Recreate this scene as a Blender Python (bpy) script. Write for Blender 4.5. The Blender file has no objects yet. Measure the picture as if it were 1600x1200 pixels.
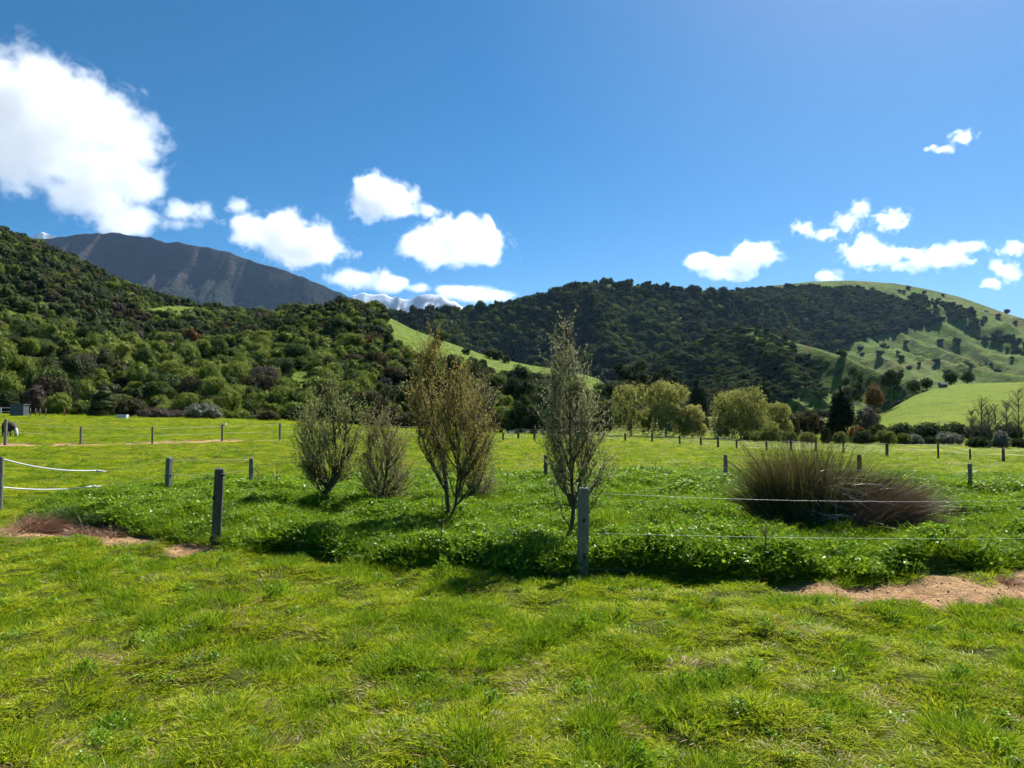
import bpy, math, numpy as np
from mathutils import Vector

# ------------------------------------------------------------------ camera, sky, sun, exposure
sc = bpy.context.scene
F = 1067.0                                  # focal length in pixels of the 1600 px wide photograph
PITCH = math.atan(40 / F)
CAMZ = 1.7
cam = bpy.data.cameras.new('camera'); cam_ob = bpy.data.objects.new('camera', cam)
sc.collection.objects.link(cam_ob)
cam_ob.location = (0, 0, CAMZ); cam_ob.rotation_euler = (math.pi / 2 + PITCH, 0, 0)
cam.sensor_width = 36; cam.lens = 36 * F / 1600; cam.clip_start = .05; cam.clip_end = 80000
sc.camera = cam_ob

SUN_EL, SUN_AZ = math.radians(48), math.radians(35)
world = bpy.data.worlds.new('World'); sc.world = world; world.use_nodes = True
wt = world.node_tree; bg = wt.nodes['Background']
sky = wt.nodes.new('ShaderNodeTexSky'); sky.sky_type = 'NISHITA'; sky.sun_disc = False
sky.sun_elevation = SUN_EL; sky.sun_rotation = SUN_AZ
sky.altitude = 2200; sky.air_density = 1.0; sky.dust_density = 2.6; sky.ozone_density = 2.6
grade = wt.nodes.new('ShaderNodeHueSaturation'); grade.inputs['Saturation'].default_value = 1.6; grade.inputs['Hue'].default_value = .493
wt.links.new(sky.outputs[0], grade.inputs['Color']); wt.links.new(grade.outputs[0], bg.inputs[0])
bg.inputs[1].default_value = .05
sun = bpy.data.lights.new('sun', 'SUN'); sun.energy = 5; sun.angle = math.radians(.5); sun.color = (1, .95, .87)
sun_ob = bpy.data.objects.new('sun', sun); sc.collection.objects.link(sun_ob)
SD = Vector((math.sin(SUN_AZ) * math.cos(SUN_EL), math.cos(SUN_AZ) * math.cos(SUN_EL), math.sin(SUN_EL)))
sun_ob.rotation_euler = SD.to_track_quat('Z', 'Y').to_euler(); sun_ob.location = (0, 0, 50)
vs = sc.view_settings
vs.view_transform = 'Standard'; vs.look = 'None'; vs.gamma = 1; vs.use_curve_mapping = False; vs.exposure = 1.08
cy = sc.cycles
cy.max_bounces = 10; cy.diffuse_bounces = 3; cy.glossy_bounces = 2; cy.transmission_bounces = 3; cy.volume_bounces = 9
cy.use_denoising = True; cy.use_adaptive_sampling = True; cy.adaptive_threshold = .03; cy.adaptive_min_samples = 20
try: cy.denoiser = 'OPENIMAGEDENOISE'; cy.denoising_prefilter = 'ACCURATE'
except Exception: pass

# ------------------------------------------------------------------ helpers
COL = sc.collection
rng = np.random.default_rng(11)

def P(px, py, d):
    """the point at depth d (metres along +Y) seen at pixel px, py of the photograph"""
    cx = (px - 800) / F; cy_ = (600 - py) / F
    y = math.cos(PITCH) - cy_ * math.sin(PITCH); z = math.sin(PITCH) + cy_ * math.cos(PITCH)
    return np.array((cx / y * d, d, CAMZ + z / y * d))

def proj(x, y, z):
    y = np.maximum(y, .05)
    zz = (z - CAMZ) / y; c, s = math.cos(PITCH), math.sin(PITCH)
    f = c + zz * s; up = -s + zz * c
    return 800 + F * (x / y) / f, 600 - F * up / f

def hash2(ix, iy, seed):
    h = (ix.astype(np.int64) * 374761393 + iy.astype(np.int64) * 668265263 + seed * 974634777) & 0x7fffffff
    h = ((h ^ (h >> 13)) * 1274126177) & 0x7fffffff
    return ((h ^ (h >> 16)) & 0xffff) / 65535.0

def vnoise(x, y, seed=0):
    x = np.asarray(x, float); y = np.asarray(y, float)
    ix = np.floor(x); iy = np.floor(y); fx = x - ix; fy = y - iy
    fx = fx * fx * (3 - 2 * fx); fy = fy * fy * (3 - 2 * fy)
    a = hash2(ix, iy, seed); b = hash2(ix + 1, iy, seed); c = hash2(ix, iy + 1, seed); d = hash2(ix + 1, iy + 1, seed)
    return (a * (1 - fx) + b * fx) * (1 - fy) + (c * (1 - fx) + d * fx) * fy

def fbm(x, y, seed=0, o=4):
    s = 0; a = .5; t = 0
    for i in range(o):
        s = s + a * vnoise(x * 2 ** i, y * 2 ** i, seed + i * 17); t += a; a *= .5
    return s / t

def ridged(x, y, seed=0, o=5):
    s = 0; a = .5; t = 0
    for i in range(o):
        n = 1 - np.abs(2 * vnoise(x * 2 ** i, y * 2 ** i, seed + i * 13) - 1)
        s = s + a * n * n; t += a; a *= .5
    return s / t

def sstep(v): v = np.clip(v, 0, 1); return v * v * (3 - 2 * v)

def mesh(name, V, quads=None, tris=None, mat=None, smooth=True, attrs=None):
    V = np.asarray(V, np.float32); me = bpy.data.meshes.new(name)
    q = np.zeros((0, 4), np.int32) if quads is None else np.asarray(quads, np.int32).reshape(-1, 4)
    t = np.zeros((0, 3), np.int32) if tris is None else np.asarray(tris, np.int32).reshape(-1, 3)
    me.vertices.add(len(V)); me.vertices.foreach_set('co', V.ravel())
    me.loops.add(q.size + t.size); me.polygons.add(len(q) + len(t))
    me.loops.foreach_set('vertex_index', np.concatenate([q.ravel(), t.ravel()]))
    st = np.concatenate([np.arange(len(q)) * 4, q.size + np.arange(len(t)) * 3]).astype(np.int32)
    me.polygons.foreach_set('loop_start', st)
    me.polygons.foreach_set('use_smooth', np.full(len(st), smooth))
    for k, a in (attrs or {}).items():
        at_ = me.attributes.new(k, 'FLOAT', 'POINT'); at_.data.foreach_set('value', np.asarray(a, np.float32))
    me.update(calc_edges=True); me.validate()
    for m in (mat if isinstance(mat, (list, tuple)) else [mat]):
        if m: me.materials.append(m)
    return me

def ob(name, me, parent=None, loc=(0, 0, 0), rz=0.0, coll=None, scale=None):
    o = bpy.data.objects.new(name, me); (coll or COL).objects.link(o)
    o.location = loc; o.rotation_euler = (0, 0, rz)
    if scale is not None: o.scale = scale if hasattr(scale, '__len__') else (scale,) * 3
    if parent: o.parent = parent
    return o

def tag(o, label=None, cat=None, group=None, kind=None):
    if label: o['label'] = label
    if cat: o['category'] = cat
    if group: o['group'] = group
    if kind: o['kind'] = kind
    return o

class Geo:
    """collects verts / quads / tris of one mesh"""
    def __init__(s): s.v = []; s.q = []; s.t = []; s.n = 0; s.a = []
    def add(s, V, q=None, t=None, a=0.0):
        V = np.asarray(V, float)
        if q is not None and len(q): s.q.append(np.asarray(q) + s.n)
        if t is not None and len(t): s.t.append(np.asarray(t) + s.n)
        s.v.append(V); s.a.append(np.broadcast_to(np.asarray(a, float), (len(V),))); s.n += len(V)
    def tube(s, pts, rad, k=6, a=0.0, cap=True):
        pts = np.asarray(pts, float); rad = np.broadcast_to(np.asarray(rad, float), (len(pts),))
        tan = np.gradient(pts, axis=0); tan /= np.linalg.norm(tan, axis=1)[:, None] + 1e-9
        ref = np.array((0, 0, 1.)) if abs(tan[:, 2]).mean() < .8 else np.array((1., 0, 0))
        n1 = np.cross(tan, ref); n1 /= np.linalg.norm(n1, axis=1)[:, None] + 1e-9; n2 = np.cross(tan, n1)
        an = np.arange(k) / k * 2 * math.pi
        V = pts[:, None] + rad[:, None, None] * (n1[:, None] * np.cos(an)[None, :, None] + n2[:, None] * np.sin(an)[None, :, None])
        m = len(pts); i = np.arange(m - 1)[:, None] * k; j = np.arange(k)[None]; j2 = (j + 1) % k
        q = np.stack([i + j, i + j2, i + k + j2, i + k + j], -1).reshape(-1, 4)
        V = V.reshape(-1, 3); t = None
        if cap:
            V = np.concatenate([V, pts[:1], pts[-1:]]); c0, c1 = m * k, m * k + 1; jj = np.arange(k)
            t = np.concatenate([np.stack([jj * 0 + c0, (jj + 1) % k, jj], -1), np.stack([jj * 0 + c1, (m - 1) * k + jj, (m - 1) * k + (jj + 1) % k], -1)])
        s.add(V, q, t, a)
    def box(s, lo, hi, a=0.0):
        x0, y0, z0 = lo; x1, y1, z1 = hi
        V = [(x, y, z) for x in (x0, x1) for y in (y0, y1) for z in (z0, z1)]
        s.add(V, [(0, 1, 3, 2), (4, 6, 7, 5), (0, 4, 5, 1), (2, 3, 7, 6), (0, 2, 6, 4), (1, 5, 7, 3)], a=a)
    def build(s, name, mat, smooth=True):
        return mesh(name, np.concatenate(s.v), np.concatenate(s.q) if s.q else None, np.concatenate(s.t) if s.t else None,
                    mat, smooth, {'tint': np.concatenate(s.a)})

# ------------------------------------------------------------------ materials
def newmat(name):
    m = bpy.data.materials.new(name); m.use_nodes = True
    return m, m.node_tree, m.node_tree.nodes, m.node_tree.links

def mixc(N, L, fac, a, b):
    x = N.new('ShaderNodeMix'); x.data_type = 'RGBA'
    if hasattr(fac, 'is_output'): L.new(fac, x.inputs[0])
    else: x.inputs[0].default_value = fac
    for i, c in ((6, a), (7, b)):
        if hasattr(c, 'is_output'): L.new(c, x.inputs[i])
        else: x.inputs[i].default_value = (*c, 1)
    return x.outputs[2]

def noise_n(N, L, scale, detail=4, rough=.55, vec=None, lo=.35, hi=.65):
    n = N.new('ShaderNodeTexNoise'); n.inputs['Scale'].default_value = scale; n.inputs['Detail'].default_value = detail; n.inputs['Roughness'].default_value = rough
    if vec is not None: L.new(vec, n.inputs['Vector'])
    r = N.new('ShaderNodeMapRange'); r.inputs['From Min'].default_value = lo; r.inputs['From Max'].default_value = hi
    L.new(n.outputs[0], r.inputs['Value']); return r.outputs[0]

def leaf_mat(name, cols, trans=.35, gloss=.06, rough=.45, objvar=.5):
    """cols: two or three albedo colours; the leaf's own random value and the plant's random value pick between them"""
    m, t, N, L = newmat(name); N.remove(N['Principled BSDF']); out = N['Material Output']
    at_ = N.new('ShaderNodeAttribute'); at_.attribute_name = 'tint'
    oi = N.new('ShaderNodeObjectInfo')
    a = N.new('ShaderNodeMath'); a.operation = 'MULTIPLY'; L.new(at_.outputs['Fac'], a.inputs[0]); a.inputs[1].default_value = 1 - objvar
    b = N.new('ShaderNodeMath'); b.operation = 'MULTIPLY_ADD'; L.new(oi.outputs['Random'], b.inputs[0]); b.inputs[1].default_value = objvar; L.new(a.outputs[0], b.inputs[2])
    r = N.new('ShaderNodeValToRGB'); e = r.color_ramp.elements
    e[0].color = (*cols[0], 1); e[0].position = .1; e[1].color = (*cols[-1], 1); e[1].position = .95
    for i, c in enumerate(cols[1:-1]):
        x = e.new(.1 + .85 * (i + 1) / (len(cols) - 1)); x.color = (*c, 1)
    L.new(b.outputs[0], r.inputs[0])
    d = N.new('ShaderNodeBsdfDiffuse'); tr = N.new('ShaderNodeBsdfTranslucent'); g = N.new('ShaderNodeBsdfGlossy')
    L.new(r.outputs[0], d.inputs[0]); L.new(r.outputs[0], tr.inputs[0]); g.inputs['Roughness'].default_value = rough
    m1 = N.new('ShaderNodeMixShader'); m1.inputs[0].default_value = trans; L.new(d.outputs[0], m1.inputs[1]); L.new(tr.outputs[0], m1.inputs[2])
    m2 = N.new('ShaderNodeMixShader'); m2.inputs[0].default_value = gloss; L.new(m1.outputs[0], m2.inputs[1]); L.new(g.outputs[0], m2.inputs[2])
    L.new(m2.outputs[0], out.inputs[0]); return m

def plain_mat(name, c1, c2, scale=6, rough=.85, stretch=(1, 1, 1), bump=.3, metal=0, detail=6):
    m, t, N, L = newmat(name); p = N['Principled BSDF']
    tc = N.new('ShaderNodeTexCoord'); mp = N.new('ShaderNodeMapping'); mp.inputs['Scale'].default_value = stretch
    L.new(tc.outputs['Object'], mp.inputs[0])
    f = noise_n(N, L, scale, detail, .6, mp.outputs[0], .3, .7)
    L.new(mixc(N, L, f, c1, c2), p.inputs['Base Color']); p.inputs['Roughness'].default_value = rough; p.inputs['Metallic'].default_value = metal
    if bump:
        b = N.new('ShaderNodeBump'); b.inputs['Strength'].default_value = bump; b.inputs['Distance'].default_value = .02
        L.new(f, b.inputs['Height']); L.new(b.outputs[0], p.inputs['Normal'])
    return m

def hill_mat(name, layers, bumpscale=.3, bumpd=.5, attr=None, strength=.8):
    """layers: [(colour, noise scale per metre, lo, hi), ...] stacked; attr: (attribute, colour) mixed on top"""
    m, t, N, L = newmat(name); p = N['Principled BSDF']; p.inputs['Roughness'].default_value = .95; p.inputs['Specular IOR Level'].default_value = .1
    g = N.new('ShaderNodeTexCoord').outputs['Object']
    cur = layers[0][0]
    for c, s, lo, hi in layers[1:]:
        cur = mixc(N, L, noise_n(N, L, s, 5, .6, g, lo, hi), cur, c)
    for an, c in (attr or []):
        a = N.new('ShaderNodeAttribute'); a.attribute_name = an
        c_ = mixc(N, L, noise_n(N, L, bumpscale * .8, 6, .7, g, .4, .62), c, tuple(v * .55 for v in c)) if max(c) < .5 else c
        cur = mixc(N, L, a.outputs['Fac'], cur, c_)
    L.new(cur, p.inputs['Base Color'])
    h = noise_n(N, L, bumpscale, 6, .65, g, .2, .8)
    b = N.new('ShaderNodeBump'); b.inputs['Strength'].default_value = strength; b.inputs['Distance'].default_value = bumpd
    L.new(h, b.inputs['Height']); L.new(b.outputs[0], p.inputs['Normal']); return m

# ------------------------------------------------------------------ the paddock: ground height
TD = np.array([0, 4, 8, 15, 25, 35, 50, 65, 80, 110, 160, 300, 2000, 40000.])
TU = np.array([-.75, -.35, 0, .35, .75])
TZ = np.array([
    [0, 0, .08, .0, -.12, -.15, .05, .5, .95, 1.3, 2, 4, 0, 0],
    [0, 0, .1, -.12, -.4, -.35, -.25, -.1, .15, .2, 1, 3, 0, 0],
    [0, 0, 0, -.15, -.5, -.75, -1.0, -1.25, -1.5, -2, -2, -2, 0, 0],
    [0, 0, 0, -.22, -.76, -1.1, -1.6, -1.95, -2.2, -2.7, -3, -3, 0, 0],
    [0, 0, -.03, -.3, -1.05, -1.5, -2.1, -2.5, -2.9, -3.4, -4, -4, 0, 0]])
WF = np.array([(-900, 812), (0, 812), (120, 821), (230, 836), (330, 853), (480, 871), (640, 889), (760, 896), (911, 902), (1100, 906),
               (1190, 907), (1350, 906), (1450, 901), (1520, 894), (1600, 887), (2600, 880)], float)
WB = np.array([(-900, 812), (0, 812), (60, 803), (110, 786), (200, 780), (300, 764), (420, 759), (560, 754), (700, 747), (850, 744),
               (1100, 740), (1450, 746), (1600, 748), (2600, 748)], float)
BARE = [(np.array([(1150, 910), (1200, 921), (1290, 933), (1380, 945), (1480, 949), (1600, 947), (2600, 947)], float),
         np.array([(1150, 909), (1200, 905), (1290, 905), (1400, 908), (1480, 902), (1560, 896), (1600, 893), (2600, 885)], float)),
        (np.array([(-900, 842), (0, 839), (60, 838), (150, 848), (260, 863), (335, 870), (350, 860)], float),
         np.array([(-900, 815), (0, 811), (60, 813), (150, 821), (230, 832), (330, 846), (350, 860)], float)),
        (np.array([(-900, 700), (150, 698), (250, 695.5), (340, 692), (440, 690)], float),
         np.array([(-900, 695), (150, 692.5), (250, 689.), (340, 687.), (440, 686.5)], float))]

def gbase(x, y):
    x = np.asarray(x, float); y = np.asarray(y, float)
    d = np.maximum(y, .7 * np.abs(x)); u = np.clip(x / np.maximum(d, 1e-3), -.75, .75)
    rows = np.stack([np.interp(d, TD, TZ[i]) for i in range(5)])
    k = np.clip(np.searchsorted(TU, u) - 1, 0, 3); f = (u - TU[k]) / (TU[k + 1] - TU[k])
    fl = np.indices(u.shape)
    return rows[(k, *fl)] * (1 - f) + rows[(k + 1, *fl)] * f

def zones(x, y):
    """weed strip and bare-soil masks of the paddock"""
    x = np.asarray(x, float); y = np.asarray(y, float)
    px, py = proj(x, y, gbase(x, y)); ok = y > 1.5
    wob = 7 * (fbm(x * 1.3, y * 1.3, 5, 3) - .5)
    f = np.interp(px, WF[:, 0], WF[:, 1]) + wob; b = np.interp(px, WB[:, 0], WB[:, 1]) + wob
    weed = sstep((f - py) / 9) * sstep((py - b) / 8) * ok
    bare = np.zeros_like(x)
    for i, (lo, hi) in enumerate(BARE):
        l = np.interp(px, lo[:, 0], lo[:, 1]); h = np.interp(px, hi[:, 0], hi[:, 1]); th = l - h
        w2 = (fbm(x * 3, y * 3, 8 + i, 3) - .5) * th * .9
        m = sstep((l - py + w2 * .7) / np.maximum(th * .25, .3)) * sstep((py - h + w2) / np.maximum(th * .25, .3)) * (th > .3) * ok
        m = m * ((px <= lo[-1, 0]) & (px >= lo[0, 0]))
        bare = np.maximum(bare, m)
    return weed, bare

def gz(x, y):
    x = np.asarray(x, float); y = np.asarray(y, float)
    w, b = zones(x, y); r = np.hypot(x, y); near = np.exp(-r / 60)
    h = gbase(x, y) + near * (.09 * (fbm(x * .9, y * .9, 1, 3) - .5) + .19 * (fbm(x * 2.6, y * 2.6, 2, 2) - .5))
    h = h + .16 * (fbm(x * .25, y * .25, 3, 2) - .5) * np.clip(r / 25 - .2, 0, 1) * np.exp(-r / 200)
    return h + w * (1 - b) * (.05 + .2 * sstep((fbm(x * 1.1, y * 1.1, 4, 2) - .3) / .45)) - .03 * b

def at(px, py, dmax=160):
    d = np.geomspace(2, dmax, 3000); q = P(px, py, 1.0); dx = q[0]; dz = q[2] - CAMZ
    g = gz(dx * d, d); i = np.argmax(CAMZ + dz * d < g) or 2999
    return np.array((dx * d[i], d[i], g[i]))

# ground sheet, out to the horizon
ang = np.radians(np.concatenate([np.arange(-52, 52, .26), np.arange(52, 308, 4)]))
rad = np.concatenate([[0.02], np.arange(.5, 3, .25), np.geomspace(3, 14, 150), np.geomspace(14.2, 130, 150)[0:], np.geomspace(140, 45000, 40)])
A, R = np.meshgrid(ang, rad); X = np.sin(A) * R; Y = np.cos(A) * R; Z = gz(X, Y)
Z = np.where(R > 400, -3 - (R > 3000) * 20, Z)
nr, na = X.shape
i = np.arange(nr - 1)[:, None] * na; j = np.arange(na)[None]; j2 = (j + 1) % na
Q = np.stack([i + j, i + na + j, i + na + j2, i + j2], -1).reshape(-1, 4)[:, ::-1]
wz, bz = zones(X, Y)
m, t, N, L = newmat('pasture_soil'); p = N['Principled BSDF']; p.inputs['Roughness'].default_value = .95; p.inputs['Specular IOR Level'].default_value = .1
g_ = N.new('ShaderNodeTexCoord').outputs['Object']
c = mixc(N, L, noise_n(N, L, .35, 5, .6, g_), (.075, .10, .010), (.11, .13, .012))
c = mixc(N, L, noise_n(N, L, 3.0, 5, .7, g_, .45, .75), c, (.04, .045, .012))
c = mixc(N, L, noise_n(N, L, .06, 3, .6, g_, .5, .8), c, (.10, .10, .02))
st_ = mixc(N, L, noise_n(N, L, 9, 6, .7, g_), (.52, .31, .15), (.28, .175, .09))
st_ = mixc(N, L, noise_n(N, L, 40, 4, .7, g_, .5, .7), st_, (.62, .42, .24))
ab = N.new('ShaderNodeAttribute'); ab.attribute_name = 'bare'
L.new(mixc(N, L, ab.outputs['Fac'], c, st_), p.inputs['Base Color'])
b_ = N.new('ShaderNodeBump'); b_.inputs['Strength'].default_value = .9; b_.inputs['Distance'].default_value = .05
L.new(noise_n(N, L, 14, 6, .7, g_, .2, .8), b_.inputs['Height']); L.new(b_.outputs[0], p.inputs['Normal'])
ground = ob('ground', mesh('ground', np.stack([X, Y, Z], -1).reshape(-1, 3), Q, None, m, True, {'bare': bz.ravel()}))
tag(ground, 'bright green grazed paddock with bare straw patches', kind='structure')

# ------------------------------------------------------------------ hills and mountains
class Hill:
    """a hill whose crest runs under the skyline pixels sil, at depth dr, falling to depth df at its foot"""
    def __init__(s, name, sil, dr, df, zf, mat, nu=260, nt=90, power=1.2, relief=lambda x, y, t: 0, label='', back=.5, attrs=None, kindname='hill', rough=0):
        sil = np.array(sil, float); dr = np.array(dr, float); df = np.array(df, float); zf = np.array(zf, float)
        px = np.linspace(sil[0, 0], sil[-1, 0], nu); s.px = px
        py = np.interp(px, sil[:, 0], sil[:, 1]) + (rough * (fbm(px / 9, px * 0, 77, 4) - .5) if rough else 0)
        ker = np.exp(-np.linspace(-2, 2, 7) ** 2); ker /= ker.sum()
        py = np.convolve(np.pad(py, 3, 'edge'), ker, 'valid')
        D = np.interp(px, dr[:, 0], dr[:, 1]); Df = np.interp(px, df[:, 0], df[:, 1]); Zf = np.interp(px, zf[:, 0], zf[:, 1])
        T = np.concatenate([np.linspace(0, 1, nt), 1 + np.linspace(0, 1, 14)[1:]]); s.T = T; s.nt = nt
        crest = np.array([P(a, b, c_) for a, b, c_ in zip(px, py, D)])
        U = crest[:, 0] / crest[:, 1]
        t = T[:, None]; tf = np.minimum(t, 1); tb = np.maximum(t - 1, 0)
        Yy = Df + (D - Df) * t * 1.0
        Yy = np.where(t > 1, D + (D - Df) * tb * 1.2, Yy)
        Xx = U[None] * Yy
        prof = tf ** power
        Zz = Zf + (crest[:, 2] - Zf) * prof
        Zz = np.where(t > 1, crest[:, 2] - (crest[:, 2] - Zf) * back * tb ** 1.4, Zz)
        env = np.sin(np.pi * np.minimum(t, 1)) ** .7 * (t <= 1) if not rough else np.clip((1 - t) / .1, 0, 1) * np.clip(t / .2, 0, 1)
        Zz = Zz + env * relief(Xx, Yy, t)
        # nothing in front of the crest may rise above the skyline
        lim = CAMZ + (crest[:, 2] - CAMZ)[None] / D[None] * Yy * (.985 + .015 * tf)
        Zz = np.where(t < 1, np.minimum(Zz, lim), Zz)
        s.X, s.Y, s.Z = Xx, Yy, Zz
        n0, n1 = Xx.shape
        i = np.arange(n0 - 1)[:, None] * n1; j = np.arange(n1 - 1)[None]
        q = np.stack([i + j, i + j + 1, i + n1 + j + 1, i + n1 + j], -1).reshape(-1, 4)
        s.PX, s.PY = proj(Xx, Yy, Zz)
        at_ = {k: f(s).ravel() for k, f in (attrs or {}).items()}
        s.ob = ob(name, mesh(name, np.stack([Xx, Yy, Zz], -1).reshape(-1, 3), q, None, mat, True, at_))
        tag(s.ob, label, kind='structure')
    def sample(s, a, t):
        """points at fractional column a (0..1) and slope parameter t (0..1 foot to crest, up to 2 behind)"""
        a = np.clip(np.asarray(a) * (len(s.px) - 1), 0, len(s.px) - 1.001); k = np.interp(t, s.T, np.arange(len(s.T)))
        k = np.clip(k, 0, len(s.T) - 1.001); i = k.astype(int); j = a.astype(int); fi = k - i; fj = a - j
        def g(M): return (M[i, j] * (1 - fj) + M[i, j + 1] * fj) * (1 - fi) + (M[i + 1, j] * (1 - fj) + M[i + 1, j + 1] * fj) * fi
        return np.stack([g(s.X), g(s.Y), g(s.Z)], -1)
    def scatter(s, n, seed, tmax=1.1, p0=None, p1=None):
        """n points spread evenly over the hill's plan area"""
        r = np.random.default_rng(seed); lo = 0 if p0 is None else (p0 - s.px[0]) / (s.px[-1] - s.px[0]); hi = 1 if p1 is None else (p1 - s.px[0]) / (s.px[-1] - s.px[0])
        a = r.uniform(lo, hi, n * 3); tt = r.uniform(0, tmax, n * 3); q = s.sample(a, tt)
        keep = r.random(n * 3) < q[:, 1] / q[:, 1].max()
        return q[keep][:n], tt[keep][:n]
    def at_px(s, px, py):
        """the point of the front slope seen at a pixel"""
        a = (px - s.px[0]) / (s.px[-1] - s.px[0]); tt = np.linspace(0, 1, 400); q = s.sample(np.full(400, a), tt)
        yy = proj(q[:, 0], q[:, 1], q[:, 2])[1]; k = np.argmax(yy < py) if (yy < py).any() else 399
        return q[k]

def inpoly(px, py, poly):
    c = np.zeros(np.shape(px), bool); n = len(poly)
    for i in range(n):
        x0, y0 = poly[i]; x1, y1 = poly[(i + 1) % n]
        if y0 == y1: continue
        h = ((y0 > py) != (y1 > py)) & (px < (x1 - x0) * (py - y0) / (y1 - y0) + x0); c ^= h
    return c

GRASS_A = [[(596, 486), (640, 510), (700, 533), (760, 554), (830, 570), (935, 590), (950, 634), (880, 622), (835, 612), (800, 604), (770, 598),
            (735, 592), (690, 586), (655, 580), (626, 560), (606, 525)],
           [(450, 578), (462, 574), (490, 588), (500, 604), (470, 606), (452, 604)], [(228, 484), (262, 478), (312, 480), (318, 490), (262, 494), (232, 494)],
           [(14, 484), (32, 486), (30, 500), (16, 498)], [(-60, 590), (36, 592), (42, 612), (-60, 618)], [(128, 606), (150, 608), (148, 622), (130, 620)],
           [(468, 478), (505, 474), (540, 476), (530, 484), (480, 492)], [(730, 655), (812, 650), (812, 662), (740, 664)]]
def clear_a(h): return np.any([inpoly(h.PX, h.PY, p_) for p_ in GRASS_A], axis=0).astype(float)

bush_floor = hill_mat('bush_floor', [((.035, .045, .014), 0, 0, 0), ((.05, .06, .02), .05, .4, .6)], .3, .8, [('clear', (.13, .19, .016))])
hillA = Hill('hill', [(-700, 170), (-300, 240), (-100, 318), (0, 357), (60, 384), (120, 412), (200, 450), (260, 471), (320, 484), (380, 491), (420, 494), (480, 482), (520, 480),
                      (560, 484), (590, 488), (620, 502), (645, 515), (700, 535), (760, 556), (830, 571), (900, 581), (935, 592), (960, 612), (1000, 650)],
             [(-700, 620), (0, 480), (300, 430), (530, 380), (640, 360), (800, 320), (1000, 270)],
             [(-700, 85), (0, 100), (300, 100), (600, 112), (800, 135), (1000, 190)], [(-700, 2), (0, 1.2), (500, -1), (1000, -2.5)],
             bush_floor, 420, 130, 1.12, lambda x, y, t: 16 * (fbm(x / 70 + 3, y / 110, 31, 4) - .5) + 10 * (ridged(x / 120, y / 200, 33, 3) - .5),
             'bush covered hillside with a grassy spur running down to the paddock', attrs={'clear': clear_a})

TOP_C = [[(880, 430), (1120, 430), (1090, 456), (1020, 449), (960, 446), (920, 448)]]
hillC = Hill('hill', [(300, 540), (480, 512), (560, 503), (620, 494), (700, 489), (760, 483), (800, 475), (840, 464), (880, 453), (920, 446), (960, 444), (1000, 447), (1050, 454),
                      (1100, 459), (1150, 464), (1210, 490), (1290, 560), (1330, 610), (1400, 660)],
             [(300, 820), (700, 900), (950, 980), (1200, 1050), (1400, 1050)], [(300, 560), (700, 600), (950, 640), (1200, 700), (1400, 700)], [(300, 4), (1400, 2)],
             hill_mat('far_bush_floor', [((.03, .045, .018), 0, 0, 0), ((.04, .055, .02), .03, .4, .6)], .15, 2, [('clear', (.14, .16, .04))]), 340, 130, .95,
             lambda x, y, t: 95 * (ridged(x / 190 + 1, y / 330 + 4, 41, 4) - .8) + 16 * (fbm(x / 60, y / 60, 43, 3) - .5),
             'forested hill with a bare grassy crown', attrs={'clear': lambda h: inpoly(h.PX, h.PY, TOP_C[0]).astype(float)})

WOOD_D = [[(1070, 462), (1180, 452), (1270, 449), (1340, 452), (1395, 464), (1440, 482), (1476, 500), (1440, 513), (1340, 530), (1300, 546), (1230, 545), (1180, 560), (1060, 560)]]
grass_d = hill_mat('hill_grass', [((.14, .14, .03), 0, 0, 0), ((.085, .15, .012), .007, .36, .55), ((.16, .115, .06), .016, .6, .7), ((.045, .07, .014), .09, .5, .68)],
                   .22, 2.2, [('wood', (.035, .05, .02))])
hillD = Hill('hill', [(1000, 474), (1080, 461), (1130, 456), (1200, 447), (1270, 440), (1330, 438), (1400, 443), (1450, 452), (1500, 464), (1540, 478), (1570, 489), (1600, 498), (1700, 528), (1900, 580), (2300, 625)],
             [(1000, 1250), (1340, 1350), (1600, 1250), (2300, 1000)], [(1000, 860), (1340, 760), (1600, 640), (2300, 500)], [(1000, 10), (1600, 6), (2300, 2)],
             grass_d, 360, 130, 1.0, lambda x, y, t: 110 * (ridged(x / 210 + 2, y / 520, 51, 4) - .78) + 16 * (fbm(x / 60, y / 60, 53, 4) - .5) + 5 * (fbm(x / 16, y / 10, 54, 3) - .5),
             'grassy dome shaped hill with a dark wood across its flank', attrs={'wood': lambda h: inpoly(h.PX, h.PY, WOOD_D[0]).astype(float)})

GRASS_E = [(1060, 545), (1105, 519), (1125, 508), (1150, 504), (1185, 505), (1215, 517), (1245, 529), (1290, 542), (1385, 580), (1440, 604), (1500, 690), (1222, 690), (1225, 640), (1238, 612), (1258, 588), (1272, 568),
           (1262, 557), (1245, 556), (1235, 549), (1215, 546), (1190, 537), (1165, 527), (1130, 524), (1100, 535)]
def wood_e(h): return (~inpoly(h.PX, h.PY, GRASS_E)).astype(float)
hillE = Hill('hill', [(960, 640), (1000, 590), (1030, 566), (1060, 547), (1090, 531), (1120, 520), (1150, 513), (1180, 512), (1210, 523), (1240, 535), (1290, 548), (1330, 562), (1380, 585), (1430, 608), (1480, 640)],
             [(960, 640), (1150, 620), (1290, 520), (1480, 380)], [(960, 520), (1200, 430), (1480, 330)], [(960, -6), (1480, -6)],
             hill_mat('spur_grass', [((.10, .17, .012), 0, 0, 0), ((.075, .13, .012), .02, .42, .6), ((.14, .10, .065), .022, .58, .68), ((.04, .06, .014), .14, .5, .66)], .35, 1.6, [('wood', (.03, .045, .016))]),
             260, 110, .9, lambda x, y, t: 46 * (ridged(x / 60 + .3, y / 220, 61, 3) - .72) + 7 * (fbm(x / 22, y / 22, 63, 4) - .5),
             'steep grassy spur with scrub in its gullies', attrs={'wood': wood_e})

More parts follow.
